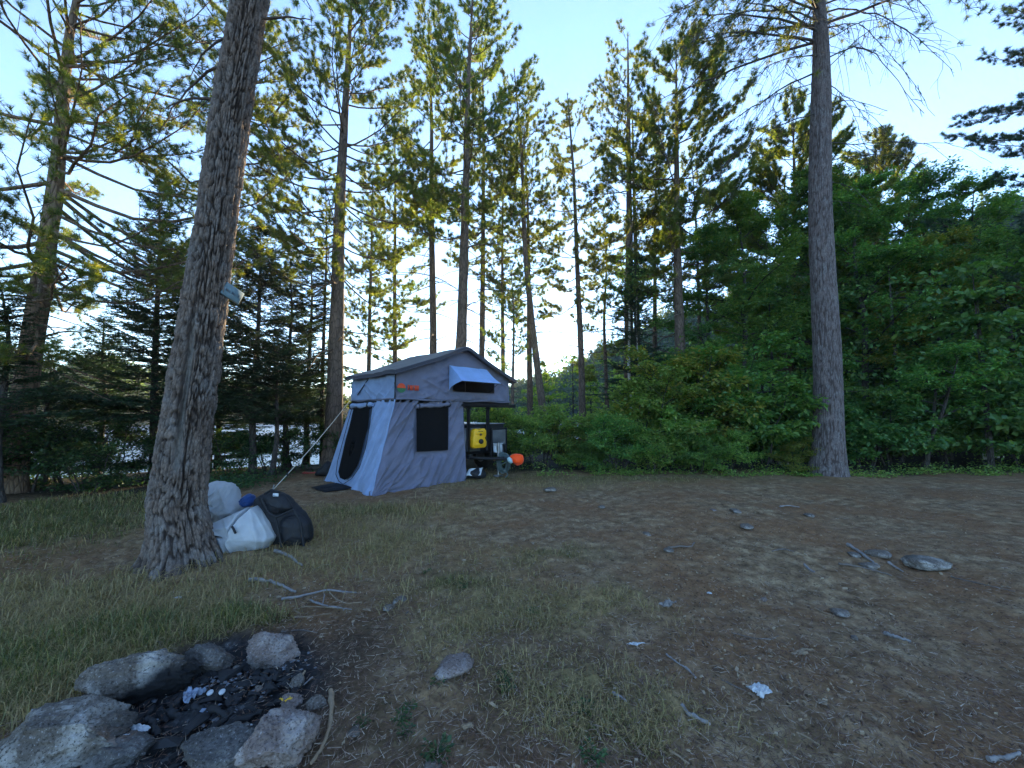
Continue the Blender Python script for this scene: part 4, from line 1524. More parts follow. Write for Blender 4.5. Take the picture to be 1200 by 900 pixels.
def cloth(mb, c00, c10, c11, c01, nu, nv, disp=None, mat=0, uvkeep=None):
    """quad sheet between four corners, pushed along its normal by disp(s, t, p, q)"""
    c00, c10, c11, c01 = [np.array(c, float) for c in (c00, c10, c11, c01)]
    s, t = np.meshgrid(np.linspace(0, 1, nu), np.linspace(0, 1, nv))
    P = (c00 * (1 - s)[..., None] + c10 * s[..., None]) * (1 - t)[..., None] + (c01 * (1 - s)[..., None] + c11 * s[..., None]) * t[..., None]
    n = nrm(np.cross(c10 - c00, c01 - c00))
    w_ = (np.linalg.norm(c10 - c00) + np.linalg.norm(c11 - c01)) / 2
    h_ = (np.linalg.norm(c01 - c00) + np.linalg.norm(c11 - c10)) / 2
    if disp is not None:
        P = P + n * disp(s, t, s * w_, t * h_)[..., None]
    mb.add(P, grid_faces(nu, nv), mat=mat)


def pillow(poly, T0, T1, nt=160, nr=26, seed=0, wr=.012, wf=5.0, power=.55, smooth=2.0, ang=0.0):
    """closed stuffed shape: outline poly in (x, z), swelling T0 towards -y and T1 towards +y, with cloth folds"""
    poly = np.array(poly, float)
    c = poly.mean(0)
    th = np.linspace(0, 2 * PI, nt, endpoint=False)
    d = poly - c
    a = np.arctan2(d[:, 1], d[:, 0])
    o = np.argsort(a)
    a, rr = a[o], np.hypot(d[:, 0], d[:, 1])[o]
    # sample the real polygon edges, then round it a little
    pts = d[o]
    Rb = np.zeros(nt)
    for i, t_ in enumerate(th):
        t2 = (t_ + PI) % (2 * PI) - PI
        k = np.searchsorted(a, t2) % len(a)
        p, q = pts[k - 1], pts[k]
        u = np.array([math.cos(t_), math.sin(t_)])
        e = q - p
        den = u[0] * e[1] - u[1] * e[0]
        Rb[i] = abs((p[0] * e[1] - p[1] * e[0]) / (den if abs(den) > 1e-9 else 1e-9))
    kern = np.exp(-(np.arange(-8, 9) / smooth) ** 2)
    kern /= kern.sum()
    Rb = sum(kern[j + 8] * np.roll(Rb, j) for j in range(-8, 9))
    mb = MB()
    rho = np.sin(np.linspace(0, PI / 2, nr))
    rings = np.concatenate([rho[1:], rho[1:-1][::-1]])
    side = np.concatenate([-np.ones(nr - 1), np.ones(nr - 2)])
    Rg, Tg = np.meshgrid(rings, th, indexing='ij')
    Sg = np.broadcast_to(side[:, None], Rg.shape)
    X = c[0] + Rg * Rb * np.cos(Tg)
    Z = c[1] + Rg * Rb * np.sin(Tg)
    prof = np.maximum(1 - Rg ** 2, 0) ** power
    Y = np.where(Sg < 0, -T0, T1) * prof
    size = np.mean(Rb)
    f = wf / size * .25
    f = f * .9
    bend = .25 * size * vnoise(np.stack([X / size, Z / size, Y / size], -1), 1.3, seed + 9)
    wv = folds(X + bend, Z - bend, seed, ang, wr, f, 2.6, 2.6) + folds(X - bend, Z, seed + 3, ang + .8, wr * .7, f * 1.9, 3, 2.6) + folds(X + Y, Z + bend, seed + 5, ang - .6, wr * .45, f * 3.6, 3.4, 2.4)
    Y = Y + Sg * (wv - wr * .6) * (.25 + .75 * prof)
    X = X + .2 * (wv - wr) * np.cos(Tg)
    Z = Z + .2 * (wv - wr) * np.sin(Tg)
    V = np.stack([X, Y, Z], -1)
    n = len(rings)
    mb.add(np.concatenate([V.reshape(-1, 3), [[c[0], -T0, c[1]], [c[0], T1, c[1]]]]), grid_faces(nt, n, True),
           np.array([[n * nt, (i + 1) % nt, i] for i in range(nt)]), np.array([[n * nt + 1, (n - 1) * nt + i, (n - 1) * nt + (i + 1) % nt] for i in range(nt)]))
    return mb


def fabric(name, col, rough=.85, weave=600, var=.12, bump=.15):
    t = NT(name)
    co = t.coord('Object')
    n1 = t.noise(co, 4, 5, .6)
    n3 = t.noise(co, weave, 2)
    c = t.ramp(n1, [(.3, tuple(q * (1 - var) for q in col)), (.7, tuple(q * (1 + var) for q in col))])
    c = t.mix(t.ramp(t.noise(co, 1.6, 4), [(.5, 0.0), (.75, .25)]), c, (col[0] * .75, col[1] * .72, col[2] * .66))
    b = t.bump(t.math('ADD', t.math('MULTIPLY', n3, .25), t.noise(co, 22, 4)), bump, .006)
    p = t.pbr(c, rough, 0, b, .3)
    p.inputs['Sheen Weight'].default_value = .15
    return t.m


M['cloth_light'] = fabric('light_grey_canvas', (.22, .3, .47))
M['cloth_dark'] = fabric('mid_grey_canvas', (.14, .143, .2))
M['cloth_fly'] = fabric('dark_grey_rain_fly', (.045, .045, .06), .8)
M['awning'] = fabric('pale_blue_grey_canvas', (.24, .38, .66), .7)
M['mesh_black'] = simple('black_insect_mesh', (.007, .007, .008), .9, 0, .3, 8, .05, 300, .1)
M['black'] = simple('black_metal', (.018, .018, .02), .5, .2, .3, 20, .1)
M['black_cloth'] = simple('black_nylon', (.014, .015, .019), .6, 0, .35, 9, .3, 80, .3)
M['rubber'] = simple('rubber', (.02, .02, .021), .85, 0, .3, 30, .3)
M['grey_panel'] = simple('grey_checker_panel', (.2, .205, .21), .45, .5, .25, 6, .2, 120)
M['grey_light'] = simple('pale_grey_plastic', (.5, .53, .55), .5, 0, .15, 14, .1)
M['steel'] = simple('dull_steel', (.26, .27, .29), .4, .8, .25, 15, .1)
M['yellow'] = simple('yellow_plastic', (.78, .42, .012), .45, 0, .1, 10, .1)
M['orange'] = fabric('orange_cloth', (1.0, .075, .003), .6, 500, .08)
M['teal'] = simple('grey_green_hose', (.075, .11, .115), .5, 0, .3, 14, .1)
M['teal_cloth'] = fabric('pale_teal_cloth', (.35, .5, .52))
M['sack'] = fabric('white_woven_plastic', (.4, .42, .45), .55, 500, .12, .4)
M['sack2'] = fabric('off_white_woven_plastic', (.36, .375, .4), .6, 500, .15, .4)
M['blue'] = fabric('blue_nylon', (.008, .045, .17), .5, 600, .2)
M['red'] = simple('dull_red_paint', (.3, .045, .03), .6, 0, .25, 20, .1)
M['logo_orange'] = simple('orange_print', (.62, .07, .02), .7, 0, .1)
M['logo_green'] = simple('green_print', (.03, .14, .06), .7, 0, .1)
M['rope'] = simple('pale_cord', (.5, .46, .4), .8, 0, .25, 200)
M['paper'] = simple('white_paper', (.46, .48, .5), .7, 0, .12, 40, .3)
M['foil'] = simple('crumpled_foil', (.2, .24, .32), .5, .4, .5, 40, .5)
M['char'] = simple('charcoal', (.014, .014, .016), .75, 0, .6, 30, .6)
M['board'] = simple('painted_board', (.13, .2, .23), .75, 0, .35, 12, .2)
M['board_mark'] = simple('faded_white_paint', (.15, .2, .22), .9, 0, .25, 60)
M['wrapper'] = simple('yellow_wrapper', (.75, .45, .03), .5, 0, .2, 30)

# ------------------------------------------------------------------ trailer and roof top tent
TB, TH = np.array([-2.32, 7.618]), .8
TU, TV = np.array([math.cos(TH), math.sin(TH)]), np.array([-math.sin(TH), math.cos(TH)])
TW, L1, L2, ZF, ZE, ZR, FL, FV, EV = 1.995, 1.702, 1.515, 1.777, 2.30, 2.993, .529, .172, .084
LT = L1 + L2
Z0 = float(gz(*(TB + TU * .8 + TV * .5)))


def onb(px, py, b=0.0):
    """a pixel seen on the tent's plane b = const -> local (a, b, z)"""
    d = ray(px, py)
    n = np.array([TV[0], TV[1], 0])
    p0 = np.array([*(TB + TV * b), 0])
    P = CAM + d * (np.dot(p0 - CAM, n) / np.dot(d, n))
    return np.array([np.dot(P[:2] - TB, TU), b, P[2] - Z0])


def onp(px, py, P0, n):
    """a pixel on a plane through local point P0 with local normal n -> local point"""
    d = ray(px, py)
    dl = np.array([np.dot(d[:2], TU), np.dot(d[:2], TV), d[2]])
    o = np.array([np.dot(CAM[:2] - TB, TU), np.dot(CAM[:2] - TB, TV), CAM[2] - Z0])
    return o + dl * (np.dot(np.array(P0) - o, n) / np.dot(dl, n))


def roof_z(a, lift=0.0):
    k = np.where(a < L1, (a + EV) / (L1 + EV), (LT + EV - a) / (L2 + EV))
    sag = -.035 * np.sin(np.clip(k, 0, 1) * PI)
    z = ZE + (ZR - ZE) * np.clip(k, -.1, 1) + sag
    return z - .025 * np.exp(-((a - L1) / .07) ** 2) + lift


tent = thing('rooftop_tent', 'grey roof top tent opened over the trailer with its annex hanging to the ground', 'tent', (TB[0], TB[1], Z0), TH)

# rain fly with a rolled edge
mb = MB()
na, nb = 90, 40
a = np.linspace(-EV - .02, LT + EV + .02, na)
b = np.linspace(-.17, TW + .14, nb)
A, B_ = np.meshgrid(a, b)
flut = .012 * vnoise(np.stack([A * 2, B_ * 5, 0 * A], -1), 1, 4) + .006 * np.sin(B_ * 7 + A) * np.exp(-np.minimum(A + EV, LT + EV - A) / .5)
Zf = roof_z(A, .035) + flut - .02 * np.cos((B_ - TW / 2) / TW * PI) ** 2
ring = [(-.17, 0)]
rows = [np.stack([A, B_, Zf], -1)]
top = rows[0]
mb.add(top, grid_faces(na, nb))
under = top.copy()
under[..., 2] -= .014
mb.add(under, grid_faces(na, nb)[:, ::-1])
for line in (top[0], top[-1], top[:, 0], top[:, -1]):
    out = line.copy()
    hang = line.copy()
    hang[:, 2] -= .075 + .012 * np.sin(np.arange(len(line)) * .9)
    mb.add(np.stack([out, hang]), grid_faces(len(line), 2))
fly = mb.build('rain_fly', M['cloth_fly'], tent)
# edge binding of the fly along the gable
mb = MB()
add_tube(mb, np.stack([top[0][:, 0], top[0][:, 1] - .004, top[0][:, 2] - .078], -1), .014, 6)
add_tube(mb, np.stack([top[:, 0][:, 0] - .004, top[:, 0][:, 1], top[:, 0][:, 2] - .078], -1), .014, 6)
mb.build('edge_binding', M['cloth_fly'], fly)

# floor and frame of the tent
mb = MB()
add_box(mb, (LT / 2, TW / 2, ZF - .045), (LT + .04, TW - .02, .075), bev=.01)
mb.build('floor_panel', M['black'], tent)


# gable wall
def gable(b, seed, nu=150, nv=60, flip=False):
    s, t = np.meshgrid(np.linspace(0, 1, nu), np.linspace(0, 1, nv))
    a_ = .015 + s * (LT - .03)
    ztop = roof_z(a_, -.01)
    z = ZF + t * (ztop - ZF)
    wv = folds(a_, z, seed, .35, .05, 4.5, 5) + folds(a_, z, seed + 2, -.45, .045, 6, 6) + folds(a_, z, seed + 4, 1.0, .018, 11, 4)
    wv = wv + .03 * sstep(.3, 0, t) * np.abs(np.sin(a_ * 13 + 4 * n2(a_, z, 2, 2, 3)))
    wq0, wq1 = onb(528, 455)[0], onb(580, 455)[0]
    msk = 1 - sstep(wq0 - .12, wq0, a_) * sstep(wq1 + .12, wq1, a_) * sstep(onb(548, 466)[2], onb(548, 461)[2], z)
    lq0, lq1 = onb(467, 453)[0], onb(492, 453)[0]
    msk = msk * (1 - .85 * sstep(lq0 - .15, lq0, a_) * sstep(lq1 + .15, lq1, a_) * sstep(ZF + .08, ZF + .18, z))
    y = b + (wv - .03) * msk * (-1 if not flip else 1) * sstep(0, .05, s) * sstep(1, .95, s)
    return np.stack([a_, y, z], -1), nu, nv


V, nu, nv = gable(0.0, 7)
mb = MB()
mb.add(V, grid_faces(nu, nv))
wall = mb.build('gable_wall', M['cloth_dark'], tent)
V, nu, nv = gable(TW, 17, 40, 20, True)
mb = MB()
mb.add(V, grid_faces(nu, nv))
mb.build('gable_wall', M['cloth_dark'], tent)
# end walls
mb = MB()
cloth(mb, (0, TW, ZF), (0, 0, ZF), (0, 0, ZE), (0, TW, ZE), 90, 40,
      lambda s, t, p, q: folds(p, q, 31, .6, .05, 5, 6) + folds(p, q, 33, -.5, .025, 7, 5) - .03)
mb.build('end_wall', M['cloth_light'], tent)
mb = MB()
cloth(mb, (LT, 0, ZF), (LT, TW, ZF), (LT, TW, ZE), (LT, 0, ZE), 50, 24, lambda s, t, p, q: folds(p, q, 35, .6, .03, 4, 5) - .02)
mb.build('end_wall', M['cloth_light'], tent)
# dark piping on the upper corner and the slanting pole seen through the end wall
mb = MB()
add_tube(mb, [(-.012, -.012, ZF), (-.012, -.012, ZE - .02)], .012, 6)
p0 = onp(431, 445, (-.03, 0, 0), (1, 0, 0))
p1 = onp(419, 463, (-.03, 0, 0), (1, 0, 0))
mb.build('corner_piping', M['black_cloth'], tent)
mb = MB()
add_tube(mb, [p0, p1], .012, 6)
mb.build('inner_pole', M['black'], tent)
# print on the gable: a round mark of orange over green and a line of blurred orange letters
l0 = onb(470.5, 453.5, -.05)
rad = .095
mb = MB()
th = np.linspace(0, PI, 24)
for sgn, mt in ((1, 0), (-1, 1)):
    ring_ = np.stack([l0[0] + rad * np.cos(th), np.full(24, -.05), l0[2] - .02 + sgn * rad * np.sin(th)], -1)
    mb.add(np.vstack([ring_, [[l0[0], -.05, l0[2] - .02]]]), np.array([[i, i + 1, 24] for i in range(23)]), mat=mt)
mb.build('round_mark', [M['logo_orange'], M['logo_green']], wall)
mb = MB()
l1_, l2_ = onb(477.5, 451.5, -.05), onb(491, 456, -.05)
for k in range(5):
    f0 = k / 5.0
    a0 = l1_[0] + (l2_[0] - l1_[0]) * (f0 + .02)
    wl = (l2_[0] - l1_[0]) / 5 * .8
    zc = l0[2] - .005
    hh = .052
    add_box(mb, (a0 + .012, -.05, zc), (.02, .003, hh * 2))
    if k in (0, 2, 3): add_box(mb, (a0 + wl * .5 + .006, -.051, zc + hh - .012), (wl * .75, .003, .024))
    if k in (0, 1, 4): add_box(mb, (a0 + wl * .5 + .006, -.0515, zc), (wl * .7, .003, .022))
    if k in (1, 3, 4): add_box(mb, (a0 + wl - .01, -.052, zc), (.02, .003, hh * 2))
mb.build('lettering', M['logo_orange'], wall)

# upper window with its awning
wa0, wa1 = onb(530, 455)[0], onb(578, 455)[0]
zt = onb(550, 446)[2]
zb = onb(548, 459.5)[2]
mb = MB()
add_box(mb, ((wa0 + wa1) / 2, -.035, (zt + .12 + zb) / 2), (wa1 - wa0, .012, zt + .12 - zb), bev=.004)
mb.build('window_screen', M['mesh_black'], wall)
t0, t1_ = onb(526.5, 428, -.035), onb(571, 433, -.035)
b0 = onb(541, 447, -.52)
b1 = onb(588, 449.5, -.52)
b1[2] = b0[2] = (b0[2] + b1[2]) / 2
mb = MB()
cloth(mb, t0, t1_, b1, b0, 40, 24, lambda s, t, p, q: .03 * np.sin(t * PI) + folds(p, q, 41, 1.4, .012, 4, 4))
# the wing that closes its left side
k = np.linspace(0, 1, 16)
edge = t0 + (b0 - t0) * k[:, None] + np.outer(np.sin(k * PI) * .03, [0, 0, 1])
low = onb(526.5, 461, -.04)
wing_low = np.stack([t0[0] + (b0[0] - t0[0]) * k ** 1.6, t0[1] + (b0[1] - t0[1]) * k ** 1.6, low[2] + (b0[2] - low[2]) * k ** .55], -1)
rows = [edge + (wing_low - edge) * f for f in np.linspace(0, 1, 8)]
mb.add(np.stack(rows), grid_faces(16, 8))
aw = mb.build('window_awning', M['awning'], tent)
mb = MB()
add_tube(mb, [b0, b1], .009, 6)
add_tube(mb, [b0 + [.1, 0, 0], (wa0 + .35, -.03, zb)], .006, 6)
add_tube(mb, [b1 - [.1, 0, 0], (wa1 - .25, -.03, zb)], .006, 6)
mb.build('awning_pole', M['black'], aw)

# annex: door panel, long panel with window, two hidden panels
P00, P10, P11, P01 = np.array([-FL, TW + .02, -.04]), np.array([-FL, -FV, -.04]), np.array([0, 0, ZF - .03]), np.array([0, TW, ZF - .03])
nD = nrm(np.cross(P10 - P00, P01 - P00))


def door_disp(s, t, p, q):
    d = folds(p, q, 51, 1.1, .055, 4, 7) + folds(p, q, 53, 1.35, .03, 7, 6) + folds(p, q, 55, .2, .008, 8, 5)
    hem = .03 * np.sin(s * 19 + 2) * sstep(.12, 0, t)
    m = 1 - sstep(.9, .84, s) * sstep(.28, .34, s) * sstep(.07, .12, t) * 0
    return (d - .03) * (.35 + .65 * sstep(.55, .75, s)) * sstep(1, .96, s) * sstep(0, .03, s) + hem * sstep(1, .96, s) - .05 * np.sin(s * PI) * np.sin(t * PI) * .5


mb = MB()
cloth(mb, P00, P10, P11, P01, 120, 120, door_disp)
annex = mb.build('annex_door_panel', M['cloth_light'], tent)
# the black mesh door: outline on the panel plane, rounded foot
dp = [(414.5, 478.5), (433.5, 476.5), (431, 500), (425, 525), (418.5, 546), (411, 558), (404, 562.5), (398.5, 560), (396.5, 553), (399, 540), (404, 520), (409.5, 498)]
dq = [onp(px, py, P00 + nD * .045, nD) for px, py in dp]
dc = np.mean(dq, 0)
mb = MB()
n = len(dq)
rr_ = np.linspace(0, 1, 8)[1:]
ring_ = np.array(dq)
# smooth outline
fine = np.concatenate([np.linspace(ring_[i], ring_[(i + 1) % n], 6, endpoint=False) for i in range(n)])
nf = len(fine)
V = np.concatenate([dc + (fine - dc) * r_ for r_ in rr_])
V = V + nD * (.004 * np.sin(V[:, 2:3] * 9))
mb.add(np.vstack([V, dc[None]]), grid_faces(nf, 7, True), np.array([[7 * nf, i, (i + 1) % nf] for i in range(nf)]))
mb.build('door_screen', M['mesh_black'], annex)
mb = MB()
zl = np.array([onp(px, py, P00 + nD * .05, nD) for px, py in [(436, 477), (433, 500), (428, 526), (421, 548), (412, 561), (402, 567.5)]])
add_tube(mb, zl, .007, 6)
zl = np.array([onp(px, py, P00 + nD * .05, nD) for px, py in [(412, 480), (407, 498), (401, 520), (395.5, 541), (393.5, 556), (397, 564), (402, 567.5)]])
add_tube(mb, zl, .007, 6)
mb.build('door_zip', M['black_cloth'], annex)
q0, q1 = onp(411.5, 476, P00 + nD * .06, nD), onp(437, 474.5, P00 + nD * .06, nD)
mb = MB()
k = np.linspace(0, 1, 18)
add_tube(mb, q0 + (q1 - q0) * k[:, None] + np.outer(np.sin(k * 9) * .012, [0, 0, 1]), .045 + .012 * np.sin(k * 17), 10)
roll = mb.build('door_roll', M['cloth_light'], annex)
for f in (.04, .86):
    mb = MB()
    c_ = q0 + (q1 - q0) * f
    th = np.linspace(0, 2 * PI, 16)
    ax = nrm(q1 - q0)
    up = np.array([0, 0, 1.0])
    o_ = np.cross(ax, up)
    add_tube(mb, c_ + (np.outer(np.cos(th), up) + np.outer(np.sin(th), o_)) * .066, .012, 6)
    mb.build('roll_strap', M['black_cloth'], roll)

S00, S10, S11, S01 = np.array([-FL, -FV, -.04]), np.array([L1, -FV, -.04]), np.array([L1, 0, ZF - .03]), np.array([0, 0, ZF - .03])
nS = nrm(np.cross(S10 - S00, S01 - S00))
w0, w1 = onp(488.3, 479, S00, nS), onp(525, 529, S00, nS)


def side_disp(s, t, p, q):
    # position inside the window?
    a_ = S00[0] * (1 - s) * (1 - t) + S10[0] * s * (1 - t) + S11[0] * s * t + S01[0] * (1 - s) * t
    z_ = -.04 + t * (ZF + .01)
    d = folds(p, q, 61, .92, .1, 4.2, 8, 1.7) + folds(p, q, 63, 1.12, .075, 7, 8, 2.0) + folds(p, q, 65, .65, .022, 10, 6)
    # creases fanning up from the front foot
    ang = np.arctan2(q + .05, p + .02)
    d = d + .028 * np.abs(np.sin(ang * 13 + 1.2 * vnoise(np.stack([p, q, 0 * p], -1), 3, 2))) * sstep(1.7, .3, np.hypot(p, q)) * sstep(.0, .2, np.hypot(p, q))
    m = sstep(w0[0] - .02, w0[0] - .14, a_) + sstep(w1[0] + .02, w1[0] + .14, a_) + sstep(w1[2] - .02, w1[2] - .14, z_) + sstep(w0[2] + .02, w0[2] + .12, z_)
    m = np.clip(m, 0, 1)
    hem = .03 * np.sin(s * 23 + 1) * sstep(.12, 0, t)
    edge_ = sstep(0, .04, s) * sstep(1, .97, s)
    return ((d - .1) * m * .9 - .02 * (1 - m)) * edge_ + hem - .06 * np.sin(s * PI) * np.sin(t * PI)


mb = MB()
cloth(mb, S00, S10, S11, S01, 190, 170, side_disp)
aside = mb.build('annex_side_panel', M['cloth_dark'], tent)
off = nS * .012
c00, c10 = onp(488.3, 529.5, S00, nS), onp(525, 527.5, S00, nS)
c01, c11 = onp(488.3, 478.5, S00, nS), onp(526, 475.5, S00, nS)
mb = MB()
sh = lambda s, t, p, q: .012 - .06 * .75 + .006 * np.sin(p * 9 + q * 4)
cloth(mb, c00, c10, c11, c01, 30, 30, lambda s, t, p, q: .006 + .006 * np.sin(p * 9 + q * 4) - .012)
mb.build('window_screen', M['mesh_black'], aside)
mb = MB()
k = np.linspace(0, 1, 22)
r0_, r1_ = c01 + nS * .03 + np.array([-.03, 0, .03]), c11 + nS * .03 + np.array([.03, 0, .03])
add_tube(mb, r0_ + (r1_ - r0_) * k[:, None] + np.outer(np.sin(k * 8) * .008, [0, 0, 1]), .04 + .008 * np.sin(k * 21), 10)
roll = mb.build('window_roll', M['cloth_dark'], aside)
for f in (.06, .94):
    mb = MB()
    c_ = r0_ + (r1_ - r0_) * f
    th = np.linspace(0, 2 * PI, 16)
    ax = nrm(r1_ - r0_)
    up = np.array([0, 0, 1.0])
    o_ = np.cross(ax, up)
    add_tube(mb, c_ + (np.outer(np.cos(th), up) + np.outer(np.sin(th), o_)) * .056, .011, 6)
    mb.build('roll_strap', M['black_cloth'], roll)
mb = MB()
cloth(mb, (L1, -FV, -.04), (L1, TW, -.04), (L1, TW, ZF - .03), (L1, 0, ZF - .03), 40, 40, lambda s, t, p, q: folds(p, q, 71, 1.4, .04, 4, 6) - .03)
mb.build('annex_inner_panel', M['cloth_dark'], tent)
mb = MB()
cloth(mb, (L1, TW + .02, -.04), (-FL, TW + .02, -.04), (0, TW, ZF - .03), (L1, TW, ZF - .03), 50, 50, lambda s, t, p, q: folds(p, q, 73, 1.2, .05, 3, 6) - .03)
mb.build('annex_back_panel', M['cloth_dark'], tent)
mb = MB()
k = np.linspace(0, 1, 30)
add_tube(mb, np.array([-FL, -FV, -.03]) + (np.array([0, 0, ZF - .03]) - np.array([-FL, -FV, -.03])) * k[:, None] + np.outer(.006 * np.sin(k * 23), [1, 0, 0]), .016, 7)
mb.build('corner_seam', M['cloth_light'], tent)
for (a_, b_) in ((-FL, -FV), (-FL, TW), (L1 - .03, -FV), (.5, -FV)):
    mb = MB()
    add_tube(mb, [(a_ - .05, b_ - .05, -.1), (a_ - .07, b_ - .08, .07), (a_ - .05, b_ - .1, .085)], .008, 6)
    mb.build('tent_peg', M['steel'], tent)
# skirt line where annex meets the tent floor
mb = MB()
k = np.linspace(0, 1, 40)
add_tube(mb, np.stack([k * LT, -.035 - .01 * np.sin(k * 31), ZF - .02 + .012 * np.sin(k * 19)], -1), .022, 7)
add_tube(mb, np.stack([0 * k - .03, k * TW, ZF - .02 + .01 * np.sin(k * 15)], -1), .016, 7)
mb.build('skirt_seam', M['cloth_dark'], tent)

# --- trailer
tr_ = thing('utility_trailer', 'dark utility trailer under the roof top tent with a rack on posts', 'trailer', (TB[0], TB[1], Z0), TH)
A0, A1 = L1 + .1, LT - .06
AM = (A0 + A1) / 2
BT_ = onb(556, 498, .1)[2]
mb = MB()
add_box(mb, (AM, 1.0, .5 + (BT_ - .5) / 2), (A1 - A0, 1.78, BT_ - .5), bev=.02)
body = mb.build('body', M['black'], tr_)
mb = MB()
for k in range(9):   # ribbed grey front sheet, left half
    a_ = A0 + .03 + k * (.5 / 9)
    add_box(mb, (a_ + .02, .1, .58 + (BT_ - .66) / 2), (.034, .016, BT_ - .68), bev=.006)
add_box(mb, (A0 + .26, .106, .58 + (BT_ - .66) / 2), (.54, .008, BT_ - .64))
mb.build('front_panel', M['grey_panel'], body)
mb = MB()
add_box(mb, (AM, 1.0, BT_ + .012), (A1 - A0 + .04, 1.82, .024), bev=.008)
mb.build('lid', M['steel'], body)
mb = MB()
zr = ZF - .12
for b_ in (-.05, .45, .95, 1.45, 1.93):
    add_box(mb, (L1 + L2 / 2 + .02, b_, zr), (L2 + .16, .05, .05), bev=.008)
for a_ in (L1 + .0, LT + .06):
    add_box(mb, (a_, TW / 2 - .05, zr + .002), (.046, TW + .06, .046), bev=.008)
add_box(mb, (L1 + L2 / 2 + .05, -.085, zr - .005), (L2 + .2, .02, .085), bev=.006)
rack = mb.build('rack', M['black'], tr_)
for a_, b_ in ((onb(549, 490, .05)[0], .05), (onb(571.5, 490, .05)[0], .05), (A1 - .02, 1.85), (A0 + .05, 1.85)):
    mb = MB()
    add_box(mb, (a_, b_, (zr + .55) / 2), (.07, .07, zr - .55 - .05), bev=.008)
    add_box(mb, (a_, b_, zr - .07), (.12, .1, .03), bev=.006)
    mb.build('rack_post', M['black'], tr_)
mb = MB()
for a_ in (A0 + .12, A1 - .12):
    add_box(mb, (a_, .95, .45), (.07, 1.9, .09), bev=.008)
    pts = [(a_, .1, .44), ((a_ + AM) / 2, -.5, .44), (AM + (a_ - AM) * .05, -1.02, .45)]
    add_tube(mb, pts, .035, 8)
add_box(mb, (AM, -.5, .44), (.5, .05, .05), bev=.005)
mb.build('chassis', M['black'], tr_)
mb = MB()
add_tube(mb, [(AM, -.9, .47), (AM, -1.05, .48)], .045, 10)
add_tube(mb, [(AM, -1.02, .47), (AM, -1.07, .52)], .055, 10)
mb.build('coupler', M['steel'], tr_)


def wheel(a_, b_, r_, wd):
    prof = [(.52, -.5), (.8, -.52), (.95, -.45), (1.0, -.3), (1.0, .3), (.95, .45), (.8, .52), (.52, .5)]
    n_ = 48
    th = np.arange(n_) / n_ * 2 * PI
    tread = 1 + .02 * (np.sin(th * 24) > 0)
    V = np.array([[(a_ + p[1] * wd, b_ + math.cos(t_) * r_ * p[0] * (tread[i] if p[0] > .9 else 1), r_ + .0 + math.sin(t_) * r_ * p[0] * (tread[i] if p[0] > .9 else 1)) for i, t_ in enumerate(th)] for p in prof])
    m1 = MB()
    m1.add(V, grid_faces(n_, len(prof), True))
    tyre = m1.build('wheel', M['rubber'], tr_)
    m2 = MB()
    prof2 = [(.54, -.5), (.5, -.42), (.2, -.3), (.16, -.42), (.0, -.42)]
    V = np.array([[(a_ + sg * p[1] * wd, b_ + math.cos(t_) * r_ * p[0], r_ + math.sin(t_) * r_ * p[0]) for t_ in th] for sg in (1, -1) for p in prof2])
    m2.add(V[:5], grid_faces(n_, 5, True))
    m2.add(V[5:], grid_faces(n_, 5, True)[:, ::-1])
    m2.build('rim', M['steel'], tyre)
    m3 = MB()
    th = np.linspace(0, PI, 20)
    V = np.array([[(a_ + s_ * wd * .65, b_ + math.cos(t_) * (r_ + .07), r_ + .02 + math.sin(t_) * (r_ + .07)) for s_ in (-1, 1)] for t_ in th])
    m3.add(V, grid_faces(2, 20))
    V2 = V.copy(); V2[..., 2] -= .008
    m3.add(V2, grid_faces(2, 20)[:, ::-1])
    m3.build('fender', M['black'], tr_)


wheel(A0 - .02, 1.0, .34, .2)
wheel(A1 + .06, 1.0, .34, .2)
# folded table on the front, right half
c0_, c1_ = onb(576, 534, .04), onb(593, 502, .04)
mb = MB()
add_box(mb, ((c0_[0] + c1_[0]) / 2, .04, (c0_[2] + c1_[2]) / 2), (c1_[0] - c0_[0] - .05, .02, c1_[2] - c0_[2] - .05), bev=.003)
fp_ = mb.build('folded_table', M['grey_panel'], tr_)
mb = MB()
for z_ in (c0_[2], c1_[2]): add_box(mb, ((c0_[0] + c1_[0]) / 2, .035, z_), (c1_[0] - c0_[0] + .04, .035, .04), bev=.006)
for a_ in (c0_[0], c1_[0]): add_box(mb, (a_, .0345, (c0_[2] + c1_[2]) / 2), (.04, .034, c1_[2] - c0_[2] - .04), bev=.006)
mb.build('frame', M['black'], fp_)
q = onb(583.5, 525.5, -.12)
mb = MB()
add_box(mb, (q[0], -.12, q[2]), (.2, .13, .2), bev=.015)
add_box(mb, (q[0], -.12, q[2] + .11), (.21, .14, .03), bev=.008)
bx_ = mb.build('control_box', M['grey_light'], tr_)
q2 = onb(590.5, 526, -.16)
mb = MB()
add_box(mb, (q2[0], -.16, q2[2]), (.09, .1, .24), bev=.015)
for k in range(4): add_box(mb, (q2[0], -.214, q2[2] - .08 + k * .05), (.06, .012, .016), bev=.003)
mb.build('winch_motor', M['black'], tr_)
# jack stand
ja = onb(584, 545, -.4)[0]
mb = MB()
add_tube(mb, [(ja, -.4, .12), (ja, -.4, .78)], .03, 10)
add_tube(mb, [(ja, -.4, .03), (ja, -.4, .3)], .022, 10)
add_box(mb, (ja, -.4, .02), (.16, .16, .03), bev=.006)
add_tube(mb, [(ja, -.4, .76), (ja + .12, -.46, .78), (ja + .12, -.46, .85)], .01, 6)
mb.build('jack', M['steel'], tr_)
